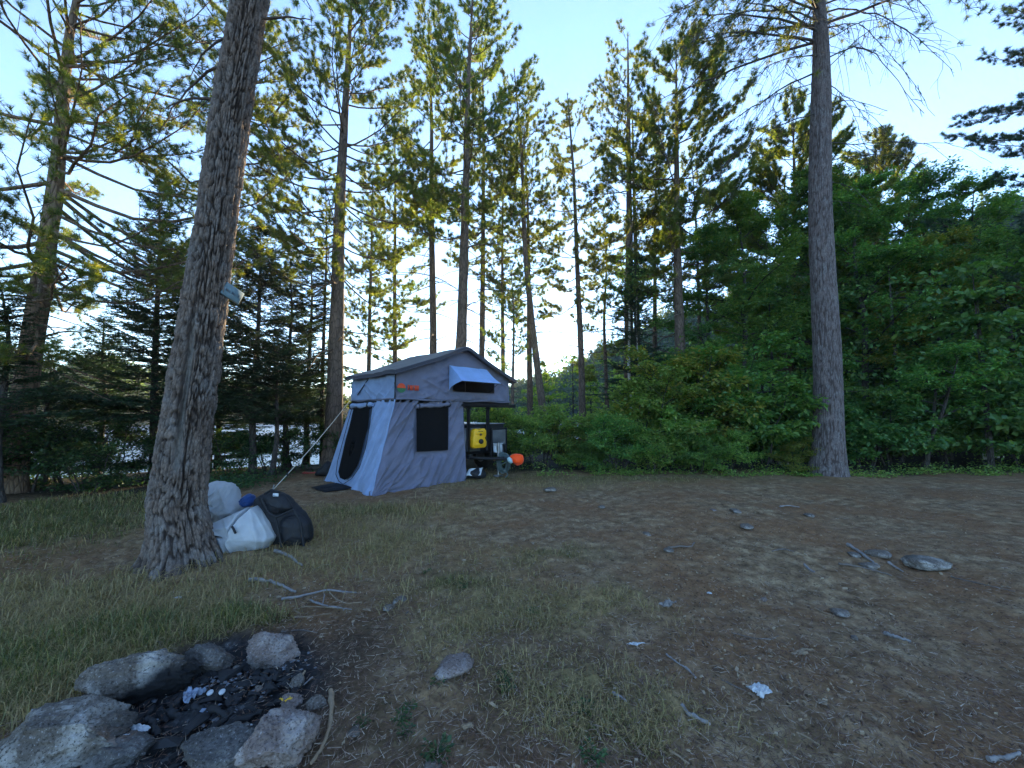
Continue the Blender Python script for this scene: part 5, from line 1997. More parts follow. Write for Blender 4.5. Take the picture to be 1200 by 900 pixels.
# slender aerial-like strut sticking out right of the tent
mb = MB()
add_tube(mb, [(LT - .1, 0, ZF + .36), (LT + .3, .05, ZF + .345)], .008, 5)
mb.build('side_pole', M['black'], tent)

# --- things on and around the trailer
q = onb(560.5, 513.5, -.02)
fk = thing('fuel_pack', 'flat yellow fuel pack with black cap hung on the trailer front', 'fuel container', (*(TB + TU * q[0] + TV * -.02), Z0 + q[2]), TH)
e0, e1 = onb(553, 524.5, -.02) - q, onb(569, 501, -.02) - q
W_, H_ = e1[0] - e0[0], e1[2] - e0[2]
outl = []
for (x_, z_) in [(-.5, -.4), (-.42, -.5), (.38, -.5), (.48, -.42), (.5, -.2), (.42, -.06), (.36, 0), (.44, .08), (.48, .2), (.46, .4), (.36, .5), (.1, .5), (.04, .46), (-.1, .46), (-.16, .5), (-.3, .5), (-.44, .42), (-.46, .1), (-.5, 0)]:
    outl.append((x_ * W_, z_ * H_))
outl = np.array(outl)
mb = MB()
n = len(outl)
rings_ = []
for dep, sc in ((-.075, .9), (-.065, .97), (-.05, 1.0), (.05, 1.0), (.065, .97)):
    rings_.append(np.stack([outl[:, 0] * sc, np.full(n, dep), outl[:, 1] * sc], -1))
mb.add(np.concatenate(rings_ + [[[0, -.07, 0], [0, .065, 0]]]), grid_faces(n, 5, True), np.array([[5 * n, (i + 1) % n, i] for i in range(n)]), np.array([[5 * n + 1, 4 * n + i, 4 * n + (i + 1) % n] for i in range(n)]))
for z_ in (-.3, .28):   # raised mouldings
    add_box(mb, (-.02, -.08, z_ * H_), (W_ * .6, .02, H_ * .16), bev=.009)
bd = mb.build('can_body', M['yellow'], fk)
recalc(bd)
for nm, cx, cz, r_, ln_ in (('cap', .02 * W_, -.16 * H_, .058, .05), ('lock_knob', .0, .2 * H_, .028, .03)):
    mb = MB()
    th = np.linspace(0, 2 * PI, 25)[:-1]
    V = np.array([[(cx + r_ * s_ * math.cos(t_), -.075 - d_, cz + r_ * s_ * math.sin(t_)) for t_ in th] for d_, s_ in ((0, 1), (ln_ * .7, 1), (ln_, .85), (ln_, .0))])
    mb.add(V, grid_faces(24, 4, True))
    mb.build(nm, M['black'], fk)
mb = MB()
add_box(mb, (.02 * W_, -.078, .36 * H_), (W_ * .34, .012, H_ * .05), bev=.004)
mb.build('handle', M['black'], fk)


def loc3(px, py, b):
    q_ = onb(px, py, b)
    return np.array([*(TB + TU * q_[0] + TV * b), Z0 + q_[2]])


def pix_poly(pts, Y, c):
    """outline of a soft thing measured on the upright plane through its own place"""
    return [(at(px, py, Y)[0] - c[0], at(px, py, Y)[2] - c[2]) for px, py in pts]


oc = loc3(605, 538, -1.05)
ob = pillow(pix_poly([(597, 536), (599, 533), (604, 531.5), (609, 532), (613, 533.5), (614, 540), (612, 544), (606, 546), (602, 543), (598, 541)], oc[1], oc), .11, .1, 80, 16, 3, .012).build('trailer_cover', M['orange'])
ob.location = oc
tag(ob, 'bright orange cloth cover over the trailer coupling', 'cover')
c2 = loc3(597, 540, -1.0) + np.array([-.05, -.03, 0])
ob = pillow(pix_poly([(594, 537), (597, 535), (600, 538), (601, 542), (599, 543.5), (595, 541)], c2[1], c2), .06, .05, 60, 12, 5, .01).build('rag', M['teal_cloth'])
ob.location = c2
tag(ob, 'pale teal rag tucked in left of the orange cover', 'rag')
# coiled hose hung on the jack
rng = np.random.default_rng(3)
hc = loc3(590, 548, -.55)
hc[2] = 0
hz = float(gz(hc[0], hc[1]))
mb = MB()
for k in range(9):
    th = np.linspace(0, 2 * PI, 40)
    rx, rz_ = rng.uniform(.09, .14), rng.uniform(.16, .24)
    ox, oy = rng.uniform(-.06, .06), rng.uniform(-.05, .05)
    top_ = .56 + rng.uniform(-.05, .02)
    add_tube(mb, np.stack([ox + rx * np.sin(th), oy + .02 * np.cos(th * 2), top_ - rz_ + rz_ * np.cos(th)], -1), .014, 6, caps=False)
th = np.linspace(0, 1, 30)
add_tube(mb, np.stack([.1 * np.sin(th * 9), -.05 + .02 * np.cos(th * 9), .5 - .48 * th], -1), .013, 6)
ob = mb.build('hose', M['teal'])
ob.location = (hc[0], hc[1], hz)
tag(ob, 'grey green coiled hose hanging from the trailer tongue', 'hose')
# bundle on the ground under the trailer front
gc = loc3(556, 552, -.1)
gc[2] = float(gz(gc[0], gc[1]))
bun = thing('gear_bundle', 'black gear bag with pale grey flap lying under the trailer front', 'bag', gc)
pillow([(-.27, .02), (-.2, .0), (.2, .0), (.28, .05), (.26, .16), (.1, .26), (-.1, .22), (-.26, .14)], .2, .18, 90, 16, 9, .02).build('bag', M['black_cloth'], bun)
mb = MB()
cloth(mb, (-.2, -.21, .08), (.16, -.2, .1), (.2, -.06, .25), (-.12, -.08, .22), 20, 14, lambda s, t, p, q: .02 * np.sin(s * 7) + folds(p, q, 81, .6, .02, 6, 4))
mb.build('flap', M['grey_light'], bun)

# mat before the annex door and gear behind it
mc = G(388, 573)
mb = MB()
s, t_ = np.meshgrid(np.linspace(-.5, .5, 24), np.linspace(-.5, .5, 16))
th = TH + PI / 2
xx, yy = mc[0] + s * .75 * math.cos(th) - t_ * .5 * math.sin(th), mc[1] + s * .75 * math.sin(th) + t_ * .5 * math.cos(th)
zz = gz(xx, yy) + .03 + .006 * n2(xx, yy, 6, 2, 3)
mb.add(np.stack([xx, yy, zz], -1), grid_faces(24, 16))
mb.add(np.stack([xx, yy, zz - .012], -1), grid_faces(24, 16)[:, ::-1])
tag(mb.build('door_mat', M['black_cloth']), 'flat black mat on the ground before the tent door', 'mat')
kc = G(373, 559) + np.array([0, .15, 0])
kb = pillow([(-.18, 0), (.3, 0), (.34, .12), (.3, .3), (.12, .36), (0, .22), (-.1, .14)], .15, .15, 80, 16, 13, .02).build('duffel_bag', M['black_cloth'])
kb.location = kc
tag(kb, 'dark bag slumped behind the lower left corner of the tent', 'bag')
ax_ = thing('hatchet', 'red tool lying beside the dark bag left of the tent', 'tool', G(364, 557) + np.array([0, 0, .03]), .1)
mb = MB()
add_tube(mb, [(-.1, 0, .02), (.1, .02, .03), (.3, .06, .03)], .018, 8)
mb.build('handle', M['red'], ax_)
mb = MB()
add_box(mb, (-.13, -.01, .03), (.09, .12, .04), bev=.012)
mb.build('head', M['red'], ax_)
# guy rope
ga = np.array([*(TB + TU * -.06 + TV * (TW - .02)), Z0 + ZF - .02])
gb = G(318, 576)
k = np.linspace(0, 1, 30)
mb = MB()
pts = ga + (gb - ga) * k[:, None] - np.outer(np.sin(k * PI) * .05, [0, 0, 1])
add_tube(mb, pts, .0075, 6)
rope = thing('guy_rope', 'pale guy rope stretched from the tent corner to a peg behind the backpack', 'rope')
mb.build('cord', M['rope'], rope)
mb = MB()
add_tube(mb, [gb + [.03, .03, .12], gb + [-.01, -.01, -.1]], .009, 6)
add_tube(mb, [gb + [.03, .03, .12], gb + [.0, .05, .1]], .007, 6)
mb.build('peg', M['steel'], rope)
mb = MB()
p_ = pts[24]
add_box(mb, p_, (.03, .03, .06), bev=.006)
mb.build('line_tensioner', M['black'], rope)

# ------------------------------------------------------------------ sacks and pack by the big trunk
c_ = G(288, 650) + np.array([0, .22, 0])
ob = pillow(pix_poly([(250, 613), (262, 618), (272, 622), (287, 612), (291, 594), (299, 592), (309, 600), (318, 612), (325, 628), (316, 641), (300, 649), (278, 653), (258, 650), (250, 640), (247, 625)], c_[1], c_), .24, .2, 240, 40, 21, .06, 5, .48, 1.3, -.5).build('white_sack', M['sack'])
ob.location = c_
tag(ob, 'larger white woven sack slumped on the ground beside the big trunk', 'sack')
mb = MB()
a_ = at(272, 617, c_[1] - .26) - c_
b_ = at(276, 625, c_[1] - .27) - c_
k = np.linspace(0, 1, 8)
add_tube(mb, a_ + (b_ - a_) * k[:, None] + np.outer(np.sin(k * PI) * .012, [1, -1, 0]), .011, 6)
mb.build('tie_string', M['black_cloth'], ob)
c3_ = G(265, 640) + np.array([0, .3, 0])
c3_[2] += .24
ob = pillow(pix_poly([(247, 567), (252, 564), (262, 566), (270, 566), (273, 573), (277, 584), (283, 593), (288, 602), (280, 608), (266, 613), (252, 616), (244, 608), (247, 596), (248, 580)], c3_[1], c3_), .18, .15, 220, 36, 25, .05, 5, .48, 1.3, 1.25).build('white_sack', M['sack2'])
ob.location = c3_
tag(ob, 'smaller white sack with tall top, lying on the larger one against the trunk', 'sack')
pc = G(335, 642) + np.array([0, .2, 0])
pk = thing('backpack', 'black hiking backpack leaning left on the white sack', 'backpack', pc)
pillow(pix_poly([(302, 582), (312, 577), (326, 576), (336, 580), (346, 592), (357, 601), (363, 612), (366, 631), (360, 640), (342, 644), (322, 643), (314, 628), (306, 608), (300, 592)], pc[1], pc), .2, .17, 200, 30, 31, .022, 6, .42, 2.0, .9).build('bag', M['black_cloth'], pk)
qc = np.array([0, -.16, 0])
lid = pillow(pix_poly([(303, 581), (318, 575), (333, 579), (341, 590), (343, 596), (330, 602), (318, 604), (308, 596)], pc[1] - .16, pc), .1, .06, 120, 20, 33, .016, 6, .5, 2, .3).build('lid', M['black_cloth'], pk)
lid.location = qc
pc1 = pillow(pix_poly([(330, 606), (352, 602), (362, 613), (364, 630), (356, 638), (334, 640), (325, 625)], pc[1] - .16, pc), .1, .05, 120, 20, 35, .014, 6, .5, 2, .3).build('front_pocket', M['black_cloth'], pk)
pc1.location = qc
mb = MB()
for pp in ([(306, 584), (314, 600), (324, 606), (344, 597)], [(322, 604), (326, 620), (330, 641)], [(344, 597), (352, 612), (356, 640)], [(310, 579), (318, 574), (328, 577)]):
    w_ = np.array([at(px, py, pc[1] - .275) - pc for px, py in pp])
    k = np.linspace(0, 1, 16)
    ii = np.linspace(0, 1, len(pp))
    add_tube(mb, np.stack([np.interp(k, ii, w_[:, j]) for j in range(3)], -1), .012, 6)
mb.build('strap', M['black_cloth'], pk)
mb = MB()
q = at(323, 580, pc[1] - .29) - pc
add_box(mb, q, (.06, .012, .035), bev=.004)
mb.build('tag', M['grey_light'], pk)
bc = G(300, 600) * np.array([1, 0, 0]) + np.array([0, pc[1] + .02, 0])
bc = np.array([at(290, 585, pc[1])[0], pc[1] + .04, at(290, 586, pc[1])[2]])
ob = pillow(pix_poly([(283, 587), (286, 581), (291, 578), (296, 580), (298, 587), (296, 593), (289, 595), (284, 591)], bc[1], bc), .1, .1, 90, 18, 41, .016, 6).build('stuff_sack', M['blue'])
ob.location = bc
tag(ob, 'small blue stuff sack wedged between backpack and white sack', 'stuff sack')

# small board on the big trunk
zb_ = at(270, 331, FB[1] - .2)[2] - FB[2]
pb = np.array([FB[0] + fpath(np.array(zb_))[0], FB[1] + fpath(np.array(zb_))[1], FB[2] + zb_])
rt = float(frad(np.array(zb_)))
ang = -.42   # which way the board faces round the trunk
fd = np.array([math.cos(ang), math.sin(ang), 0])
bo = thing('sign_board', 'small weathered blue grey board nailed to the right side of the big trunk', 'sign', pb + np.array([math.cos(.3), math.sin(.3), 0]) * (rt + .05))
sd = np.array([-fd[1], fd[0], 0])
tilt = -.4
ex = sd * math.cos(tilt) + np.array([0, 0, 1]) * math.sin(tilt)
ez = np.cross(fd, -ex) * -1
ez = np.cross(fd, ex)
Mx = np.stack([ex, fd, ez], 1)
mb = MB()
add_box(mb, (0, 0, 0), (.2, .028, .15), Mx, .004)
recalc(mb.build('plank', M['board'], bo))
mb = MB()
for k, (o_, wl) in enumerate(((-.05, .05), (.01, .05), (.06, .02))):
    add_box(mb, Mx @ np.array([o_, .016, .005 * (k - 1)]), (wl, .004, .03), Mx, .001)
mb.build('painted_mark', M['board_mark'], bo)
for o_ in (-.085, .085):
    mb = MB()
    add_tube(mb, [Mx @ np.array([o_, -.03, 0]), Mx @ np.array([o_, .02, 0])], .006, 8)
    mb.build('nail', M['steel'], bo)

# ------------------------------------------------------------------ stones
def rock_mat(name, c1, c2, lich, warm):
    t = NT(name)
    co = t.coord('Object')
    oi = t.n('ShaderNodeObjectInfo').outputs['Random']
    n1 = t.noise(co, 6, 6, .65)
    sp = t.noise(co, 90, 3, .7)
    c = t.ramp(n1, [(.32, c1), (.62, c2)])
    c = t.mix(t.ramp(t.noise(co, 3.1, 5, .6, .4), [(.47, 0.0), (.56, .85)]), c, lich)
    c = t.mix(t.ramp(sp, [(.36, .9), (.46, 0.0)]), c, tuple(q * .3 for q in c1))
    c = t.mix(t.ramp(sp, [(.6, 0.0), (.7, .5)]), c, (.55, .55, .56))
    c = t.mix(t.math('MULTIPLY', oi, .4), c, warm)
    so = t.attr('soot')
    c = t.mix(t.ramp(t.math('ADD', so, t.math('MULTIPLY', t.math('SUBTRACT', n1, .5), .9)), [(.3, 0.0), (.65, 1.0)]), c, (.012, .012, .013))
    t.pbr(c, .88, 0, t.bump(t.math('ADD', t.noise(co, 28, 6, .7), t.math('MULTIPLY', sp, .4)), .7, .012), .2)
    return t.m


M['rock'] = rock_mat('granite', (.07, .059, .05), (.165, .143, .122), (.37, .35, .32), (.18, .14, .115))
M['rock_pink'] = rock_mat('pinkish_granite', (.12, .09, .08), (.23, .185, .165), (.32, .29, .275), (.21, .155, .135))
M['rock_dark'] = rock_mat('sooty_granite', (.05, .048, .047), (.11, .105, .1), (.17, .165, .16), (.1, .08, .07))


def rock(px, py, wpx, hpx, dep, seed, label, mat='rock', name='stone', soot=None, group=None, flat=.0, rz=0.0, sub=6, cuts=9, sink=.25, cat='stone'):
    """angular weathered stone: a ball cut by random planes, then roughened; soot lies on the side facing the fire"""
    rng = np.random.default_rng(seed)
    c = G(px, py)
    k = c[1] / 450.0
    dep *= .85 if c[1] < 3 else 1.0
    dz = np.linalg.norm(c - CAM)
    W = wpx * (c[1] * .997 - .11) / 450.0
    sd = 1.5 / dz
    H = max((hpx * (c[1] * .997 - .11) / 450.0 - dep * sd * .75) / math.sqrt(1 - sd * sd), min(dep, W) * .28)
    D, F = ico(sub)
    V = D.copy()
    for _ in range(cuts):
        n_ = nrm(rng.normal(size=3) * [1, 1, .8] + [0, 0, .15])
        h = rng.uniform(.5, .82)
        over = np.maximum(V @ n_ - h, 0)
        V = V - n_ * (over * .97)[:, None]
    if flat:
        over = np.maximum(V[:, 2] - (1 - flat), 0)
        V[:, 2] -= over * .85
    V = V * (1 + .1 * fbm(D, 1.6, 3, seed)[:, None])
    V = V + D * (.05 * fbm(D, 5, 6, seed + 3, .65) + .05 * (1 - np.abs(vnoise(D, 3.3, seed + 5))) ** 4)[:, None]
    V = V - (V.max(0) + V.min(0)) / 2
    V = V / (V.max(0) - V.min(0)) * np.array([W, dep, H * (1 + sink)])
    ca, sa = math.cos(rz), math.sin(rz)
    V = V @ np.array([[ca, sa, 0], [-sa, ca, 0], [0, 0, 1]])
    V[:, 2] += H * (1 + sink) / 2 - H * sink
    loc = np.array([c[0], c[1] + dep * .42, 0])
    loc[2] = float(gz(loc[0], loc[1]))
    st = np.zeros(len(V))
    if soot:
        to = FIRE - loc[:2]
        dd = np.linalg.norm(to)
        to = to / max(dd, 1e-3)
        st = np.clip((V[:, :2] @ to) / (max(W, dep) * .5) * .7 + (-(V[:, 2] - H * .55) / H) * .7 + .25, -.5, 1) * soot
    mb = MB()
    mb.add(V, F, soot=st)
    o = mb.build(name, M[mat])
    o.location = loc
    return tag(o, label, cat, group)


FGp = 'stones ringing the fire pit'
rock(40, 912, 150, 78, .36, 301, 'big pale flat stone at the lower left end of the fire ring', 'rock', 'fire_ring_stone', .55, FGp, .3, .2)
rock(80, 848, 56, 34, .2, 302, 'middling grey stone wedged between two big pale ones', 'rock', 'fire_ring_stone', .7, FGp, .1)
rock(140, 836, 128, 66, .3, 303, 'long humped pale boulder, sooty on its fire side', 'rock', 'fire_ring_stone', 1.0, FGp, .15, .15, cuts=6)
rock(196, 800, 26, 22, .12, 304, 'small grey knob behind the long humped boulder', 'rock', 'fire_ring_stone', .5, FGp)
rock(229, 797, 62, 40, .2, 305, 'dark mottled stone in the middle of the back row', 'rock_dark', 'fire_ring_stone', .3, FGp, .1)
rock(306, 788, 72, 42, .24, 306, 'bluish pink angular stone at the back right corner of the ring', 'rock_pink', 'fire_ring_stone', .6, FGp, .1, -.1)
rock(308, 914, 92, 82, .34, 307, 'large flat pinkish slab leaning at the front right of the ring', 'rock_pink', 'fire_ring_stone', .35, FGp, .45, .35, cuts=12)
rock(228, 925, 110, 62, .32, 308, 'blackened flat stone at the front of the ring', 'rock_dark', 'fire_ring_stone', .4, FGp, .4)
rock(120, 912, 66, 46, .26, 309, 'low brown black stone in front of the long boulder', 'rock_dark', 'fire_ring_stone', .4, FGp, .3)
rock(336, 838, 30, 22, .11, 310, 'small pinkish stone touching the flat slab', 'rock_pink', 'fire_ring_stone', .2, FGp)
rock(345, 808, 18, 16, .09, 311, 'small whitish stone right of the ashes', 'rock', 'fire_ring_stone', 0, FGp, sub=4)
rock(368, 836, 24, 18, .08, 312, 'little bluish stone at the top of the tan stick', 'rock', 'fire_ring_stone', .2, FGp, sub=4)
rock(273, 792, 9, 11, .05, 313, 'tiny round stone below the back right corner stone', 'rock_dark', 'fire_ring_stone', .2, FGp, sub=4)
rock(300, 812, 12, 8, .06, 314, 'tiny grey stone inside the ring under the back right one', 'rock', 'fire_ring_stone', .5, FGp, sub=4)
SGp = 'loose stones on the bare dirt'
for k, (px, py, wp, hp, dep, mt, lab) in enumerate([
        (1101, 671, 48, 19, .3, 'rock', 'largest pale stone lying on the dirt at right'),
        (1040, 656, 24, 8, .2, 'rock', 'flat pale stone left of the largest one on the dirt'),
        (991, 724, 21, 10, .13, 'rock', 'rounded pale stone in the middle of the right dirt'),
        (528, 798, 52, 12, .22, 'rock_pink', 'half buried flat pinkish stone in the centre foreground'),
        (466, 708, 22, 9, .1, 'rock', 'whitish knobbly stone near the dry sticks'),
        (454, 716, 18, 7, .1, 'rock', 'dark topped stone touching the whitish knobbly one'),
        (477, 722, 9, 5, .05, 'rock', 'small white pebble beside the two stones near the sticks'),
        (786, 648, 11, 6, .12, 'rock', 'pale stone with a dark stick beside it'),
        (880, 621, 15, 5, .2, 'rock', 'flat white stone at mid distance on the red brown dirt'),
        (866, 602, 13, 4, .2, 'rock', 'low pale stone beyond the flat white one'),
        (706, 596, 9, 4, .14, 'rock', 'pale stone on the dirt right of the tent'),
        (645, 577, 16, 4, .24, 'rock', 'white stone nearest the orange cover'),
        (760, 628, 9, 4, .12, 'rock', 'small pale stone left of the one with a dark stick'),
        (897, 705, 8, 5, .05, 'rock_pink', 'cream pebble left of the rounded pale stone'),
        (1004, 752, 8, 7, .05, 'rock', 'small bluish pebble below the rounded pale stone'),
        (414, 863, 17, 9, .07, 'rock', 'grey pebble right of the tan stick'),
        (505, 909, 22, 12, .09, 'rock', 'pale pebble cut by the bottom edge of the view'),
        (1005, 654, 14, 6, .12, 'rock', 'grey stone among the grey sticks at right'),
        (1025, 668, 20, 6, .14, 'rock', 'low grey stone below the grey sticks at right'),
        (918, 545, 22, 8, .3, 'rock', 'pale stone on the mossy edge left of the bare pine'),
        (838, 600, 8, 4, .12, 'rock_pink', 'brownish stone on the far red brown dirt'),
        (952, 606, 10, 3, .15, 'rock', 'flat stone before the bare pine')]):
    rock(px, py, wp, hp, dep, 330 + k, lab, mt, 'stone', None, SGp, .2, .3 * k, 4, 4)

# ------------------------------------------------------------------ ashes and coals
rng = np.random.default_rng(400)
mb = MB()
D, F = ico(1)
for k in range(420):
    r_ = .5 * math.sqrt(rng.random())
    a_ = rng.uniform(0, 2 * PI)
    x, y = FIRE[0] + r_ * math.cos(a_) * 1.0, FIRE[1] + r_ * math.sin(a_) * .8
    s_ = rng.uniform(.006, .026) * (1 + (rng.random() < .08))
    V = D * (1 + .35 * rng.normal(size=(len(D), 1))) * np.array([1.5, .8, .6]) * s_
    c, s = math.cos(a_ * 7), math.sin(a_ * 7)
    V = V @ np.array([[c, s, 0], [-s, c, 0], [0, 0, 1]])
    mb.add(V + [x, y, float(gz(x, y)) + .004 + s_ * .3], F)
tag(mb.build('charcoal_bed', M['char'], smooth=False), 'black coals and burnt bits inside the fire ring', 'coals', kind='stuff')
mb = MB()
M['ash'] = simple('grey_ash', (.13, .14, .16), .95, 0, .4, 40, .5)
for k in range(260):
    j = rng.integers(0, 4)
    cx, cy = [(.05, .1), (.28, .25), (.2, -.1), (-.1, .22)][j]
    x, y = FIRE[0] + cx + rng.normal() * .1, FIRE[1] + cy + rng.normal() * .09
    s_ = rng.uniform(.003, .011)
    V = D * (1 + .4 * rng.normal(size=(len(D), 1))) * np.array([1.2, 1, .35]) * s_
    mb.add(V + [x, y, float(gz(x, y)) + .012], F)
tag(mb.build('ash', M['ash'], smooth=False), 'pale grey ash flakes over the coals', 'ash', kind='stuff')
for k in range(7):   # burnt log ends
    a_ = rng.uniform(0, 2 * PI)
    pts_ = [(235, 838), (262, 845), (205, 845), (180, 858), (285, 850), (250, 862), (215, 822)][k]
    c = G(*pts_)
    d = np.array([math.cos(a_), math.sin(a_), .12])
    mb = MB()
    kk = np.linspace(-.5, .5, 10)
    L = rng.uniform(.1, .22)
    P = np.array([0, 0, .03]) + np.outer(kk * L, d) + rng.normal(size=(10, 3)) * .004
    add_tube(mb, P, .014 * (1 + .3 * rng.normal(size=10)) * (1 - 1.2 * np.maximum(np.abs(kk) - .35, 0)), 9)
    o = mb.build('charred_log', M['char'])
    o.location = c
    tag(o, 'charred log end lying among the coals of the fire ring', 'log', 'charred log ends in the fire ring')


def scrap(px, py, w_, h_, seed, label, mat='paper', name='paper_scrap', cat='litter', lift=.012, group=None, crump=1.0):
    """crumpled bit of sheet lying on the ground"""
    rng = np.random.default_rng(seed)
    c = G(px, py)
    n_ = 16
    s, t = np.meshgrid(np.linspace(-.5, .5, n_), np.linspace(-.5, .5, n_))
    ang_ = rng.uniform(0, PI)
    edge = 1 + .35 * vnoise(np.stack([np.arctan2(t, s + 1e-6) * .8, 0 * s, 0 * s + seed], -1), 2, seed)
    x = (s * math.cos(ang_) - t * math.sin(ang_)) * w_ * edge
    y = (s * math.sin(ang_) + t * math.cos(ang_)) * h_ * edge
    z = lift + .3 * crump * min(w_, h_) * (np.abs(vnoise(np.stack([s * 3, t * 3, 0 * s + seed], -1), 1, seed)) + .6 * np.abs(vnoise(np.stack([s * 7, t * 7, 0 * s + seed], -1), 1, seed + 4)))
    mb = MB()
    P = np.stack([x, y, z], -1)
    mb.add(P, grid_faces(n_, n_))
    P2 = P.copy()
    P2[..., 2] -= .0015
    mb.add(P2, grid_faces(n_, n_)[:, ::-1])
    o = mb.build(name, M[mat], smooth=False)
    o.location = c
    return tag(o, label, cat, group)


PG2 = 'scraps of litter in the fire ring'
scrap(128, 856, .09, .05, 1, 'torn white paper strip at the dark foot of the long boulder', 'paper', group=PG2, lift=.03)
scrap(141, 884, .07, .06, 2, 'folded white paper in front of the low brown black stone', 'paper', group=PG2, lift=.06)
scrap(162, 865, .08, .035, 3, 'narrow white paper shred left of the blackened flat stone', 'paper', group=PG2, lift=.04)
scrap(222, 825, .075, .065, 4, 'crumpled bluish foil in the middle of the coals', 'foil', 'foil_scrap', group=PG2, lift=.03, crump=1.6)
scrap(248, 840, .07, .035, 5, 'flattened grey green scrap right of the bluish foil', 'foil', 'foil_scrap', group=PG2, lift=.025)
scrap(286, 864, .05, .04, 6, 'white shred beside the flat pinkish slab', 'paper', group=PG2, lift=.03)
scrap(262, 882, .03, .02, 7, 'tiny white shred before the flat pinkish slab', 'paper', group=PG2, lift=.03)
scrap(335, 833, .045, .03, 8, 'yellow wrapper lying on top of the small pinkish stone', 'wrapper', 'candy_wrapper', group=PG2, lift=.055)
for k, (px, py, lab) in enumerate([(246, 819, 'left of two white bottle caps on the coals'), (260, 818, 'right of two white bottle caps on the coals')]):
    c = G(px, py)
    th = np.linspace(0, 2 * PI, 25)[:-1]
    mb = MB()
    V = np.array([[(r_ * math.cos(t_), r_ * math.sin(t_), z_) for t_ in th] for r_, z_ in ((.014, 0), (.015, .006), (.013, .009), (0, .009))])
    mb.add(V, grid_faces(24, 4, True))
    o = mb.build('bottle_cap', M['paper'])
    o.location = c + [0, 0, .028]
    o.rotation_euler = (.35, .1 * k, 0)
    tag(o, lab, 'bottle cap', 'bottle caps in the fire ring')
PG3 = 'pale scraps lying on the clearing'
scrap(892, 813, .09, .075, 11, 'crumpled bluish white paper in the right foreground', 'paper', group=PG3, crump=1.5)
scrap(746, 757, .07, .025, 12, 'narrow white scrap at the edge of the dry grass', 'paper', group=PG3)
scrap(210, 702, .05, .03, 13, 'white scrap on the straw below the big trunk', 'paper', group=PG3)
scrap(783, 711, .09, .07, 14, 'grey tangled bark scrap right of the dry grass', 'twig_grey', 'bark_scrap', group=PG3, crump=1.6)
scrap(548, 855, .06, .03, 15, 'pale dead leaf with a long stalk in the centre foreground', 'twig_tan', 'dead_leaf', group=PG3)
scrap(430, 717, .05, .035, 16, 'pinkish dead leaf at the right end of the dry sticks', 'twig_tan', 'dead_leaf', group=PG3)
scrap(938, 768, .1, .035, 17, 'long tan splinter of bark in the right foreground', 'twig_tan', 'bark_scrap', group=PG3)
scrap(945, 764, .08, .025, 18, 'second tan splinter crossing the long one', 'twig_tan', 'bark_scrap', group=PG3)
scrap(880, 835, .06, .02, 19, 'tan chip in front of the bluish white paper', 'twig_tan', 'bark_scrap', group=PG3)
scrap(964, 826, .035, .03, 20, 'orange brown chip right of the bluish white paper', 'twig_tan', 'bark_scrap', group=PG3)
scrap(832, 697, .04, .02, 21, 'white shaving on the dirt above the pale scraps', 'paper', group=PG3)

# ------------------------------------------------------------------ sticks
TG = 'sticks lying on the clearing'


def stick(pts, r_, label, mat='twig_grey', seed=0, twigs=(), name='stick'):
    rng = np.random.default_rng(seed + 500)
    W = np.array([G(*p) for p in pts])
    o0 = W.mean(0)
    k = np.linspace(0, 1, 16)
    ii = np.linspace(0, 1, len(pts))
    P = np.stack([np.interp(k, ii, W[:, j]) for j in range(3)], -1)
    P[1:-1] = (P[:-2] + 2 * P[1:-1] + P[2:]) / 4
    P[:, 2] = gz(P[:, 0], P[:, 1]) + r_ * .7 + .012
    P = P + rng.normal(size=P.shape) * r_ * .18
    mb = MB()
    add_tube(mb, P - o0, r_ * (1 - .45 * k) * (1 + .15 * rng.normal(size=16)), 8)
    for tp in twigs:
        T_ = np.array([G(*p) for p in tp])
        kk = np.linspace(0, 1, 8)
        Q = np.stack([np.interp(kk, np.linspace(0, 1, len(tp)), T_[:, j]) for j in range(3)], -1)
        Q[:, 2] = gz(Q[:, 0], Q[:, 1]) + r_ + .014 + .03 * np.sin(kk * 2)
        add_tube(mb, Q - o0, r_ * .55 * (1 - .5 * kk), 6)
    o = mb.build(name, M[mat])
    o.location = o0
    return tag(o, label, 'stick', TG)


stick([(290, 683), (303, 682), (318, 685), (331, 691), (346, 697)], .02, 'thick grey curved root right of the big trunk')
stick([(330, 705), (350, 702), (368, 698), (380, 694), (402, 696), (418, 697)], .011, 'long grey stick below the curved root', seed=1)
stick([(364, 706), (378, 712), (396, 715), (412, 717)], .008, 'bent forked stick with pale bark among the dry sticks', seed=2, twigs=[[(378, 712), (380, 705), (379, 703)], [(396, 715), (404, 722), (402, 724)]])
stick([(344, 716), (360, 713), (380, 714), (402, 716)], .005, 'thin pale twig left of the forked stick', 'twig_tan', 3, [[(346, 715), (345, 724), (352, 727)]])
stick([(345, 726), (366, 725), (388, 721)], .005, 'thin twig below the forked stick', 'twig_tan', 4)
stick([(386, 696), (394, 705), (406, 710), (424, 708)], .005, 'slender twig running right from the long grey stick', 'twig_tan', 5)
stick([(322, 648), (332, 651), (343, 657), (354, 665)], .017, 'grey half buried root below the backpack', seed=6)
stick([(387, 815), (389, 835), (386, 858), (378, 880), (364, 902)], .0115, 'curved tan stick beside the fire ring', 'twig_tan', 7)
stick([(357, 790), (352, 800), (352, 807)], .006, 'short tan twig above the small whitish stone', 'twig_tan', 8)
stick([(366, 797), (356, 806)], .005, 'short grey twig beside the tan one by the fire', 'twig_grey', 9)
stick([(993, 640), (1006, 648), (1016, 656), (1028, 665)], .018, 'grey barkless branch among the stones at right', seed=10)
stick([(983, 663), (1005, 666), (1025, 671), (1045, 677)], .011, 'dark thin branch below the grey one at right', 'twig', 11)
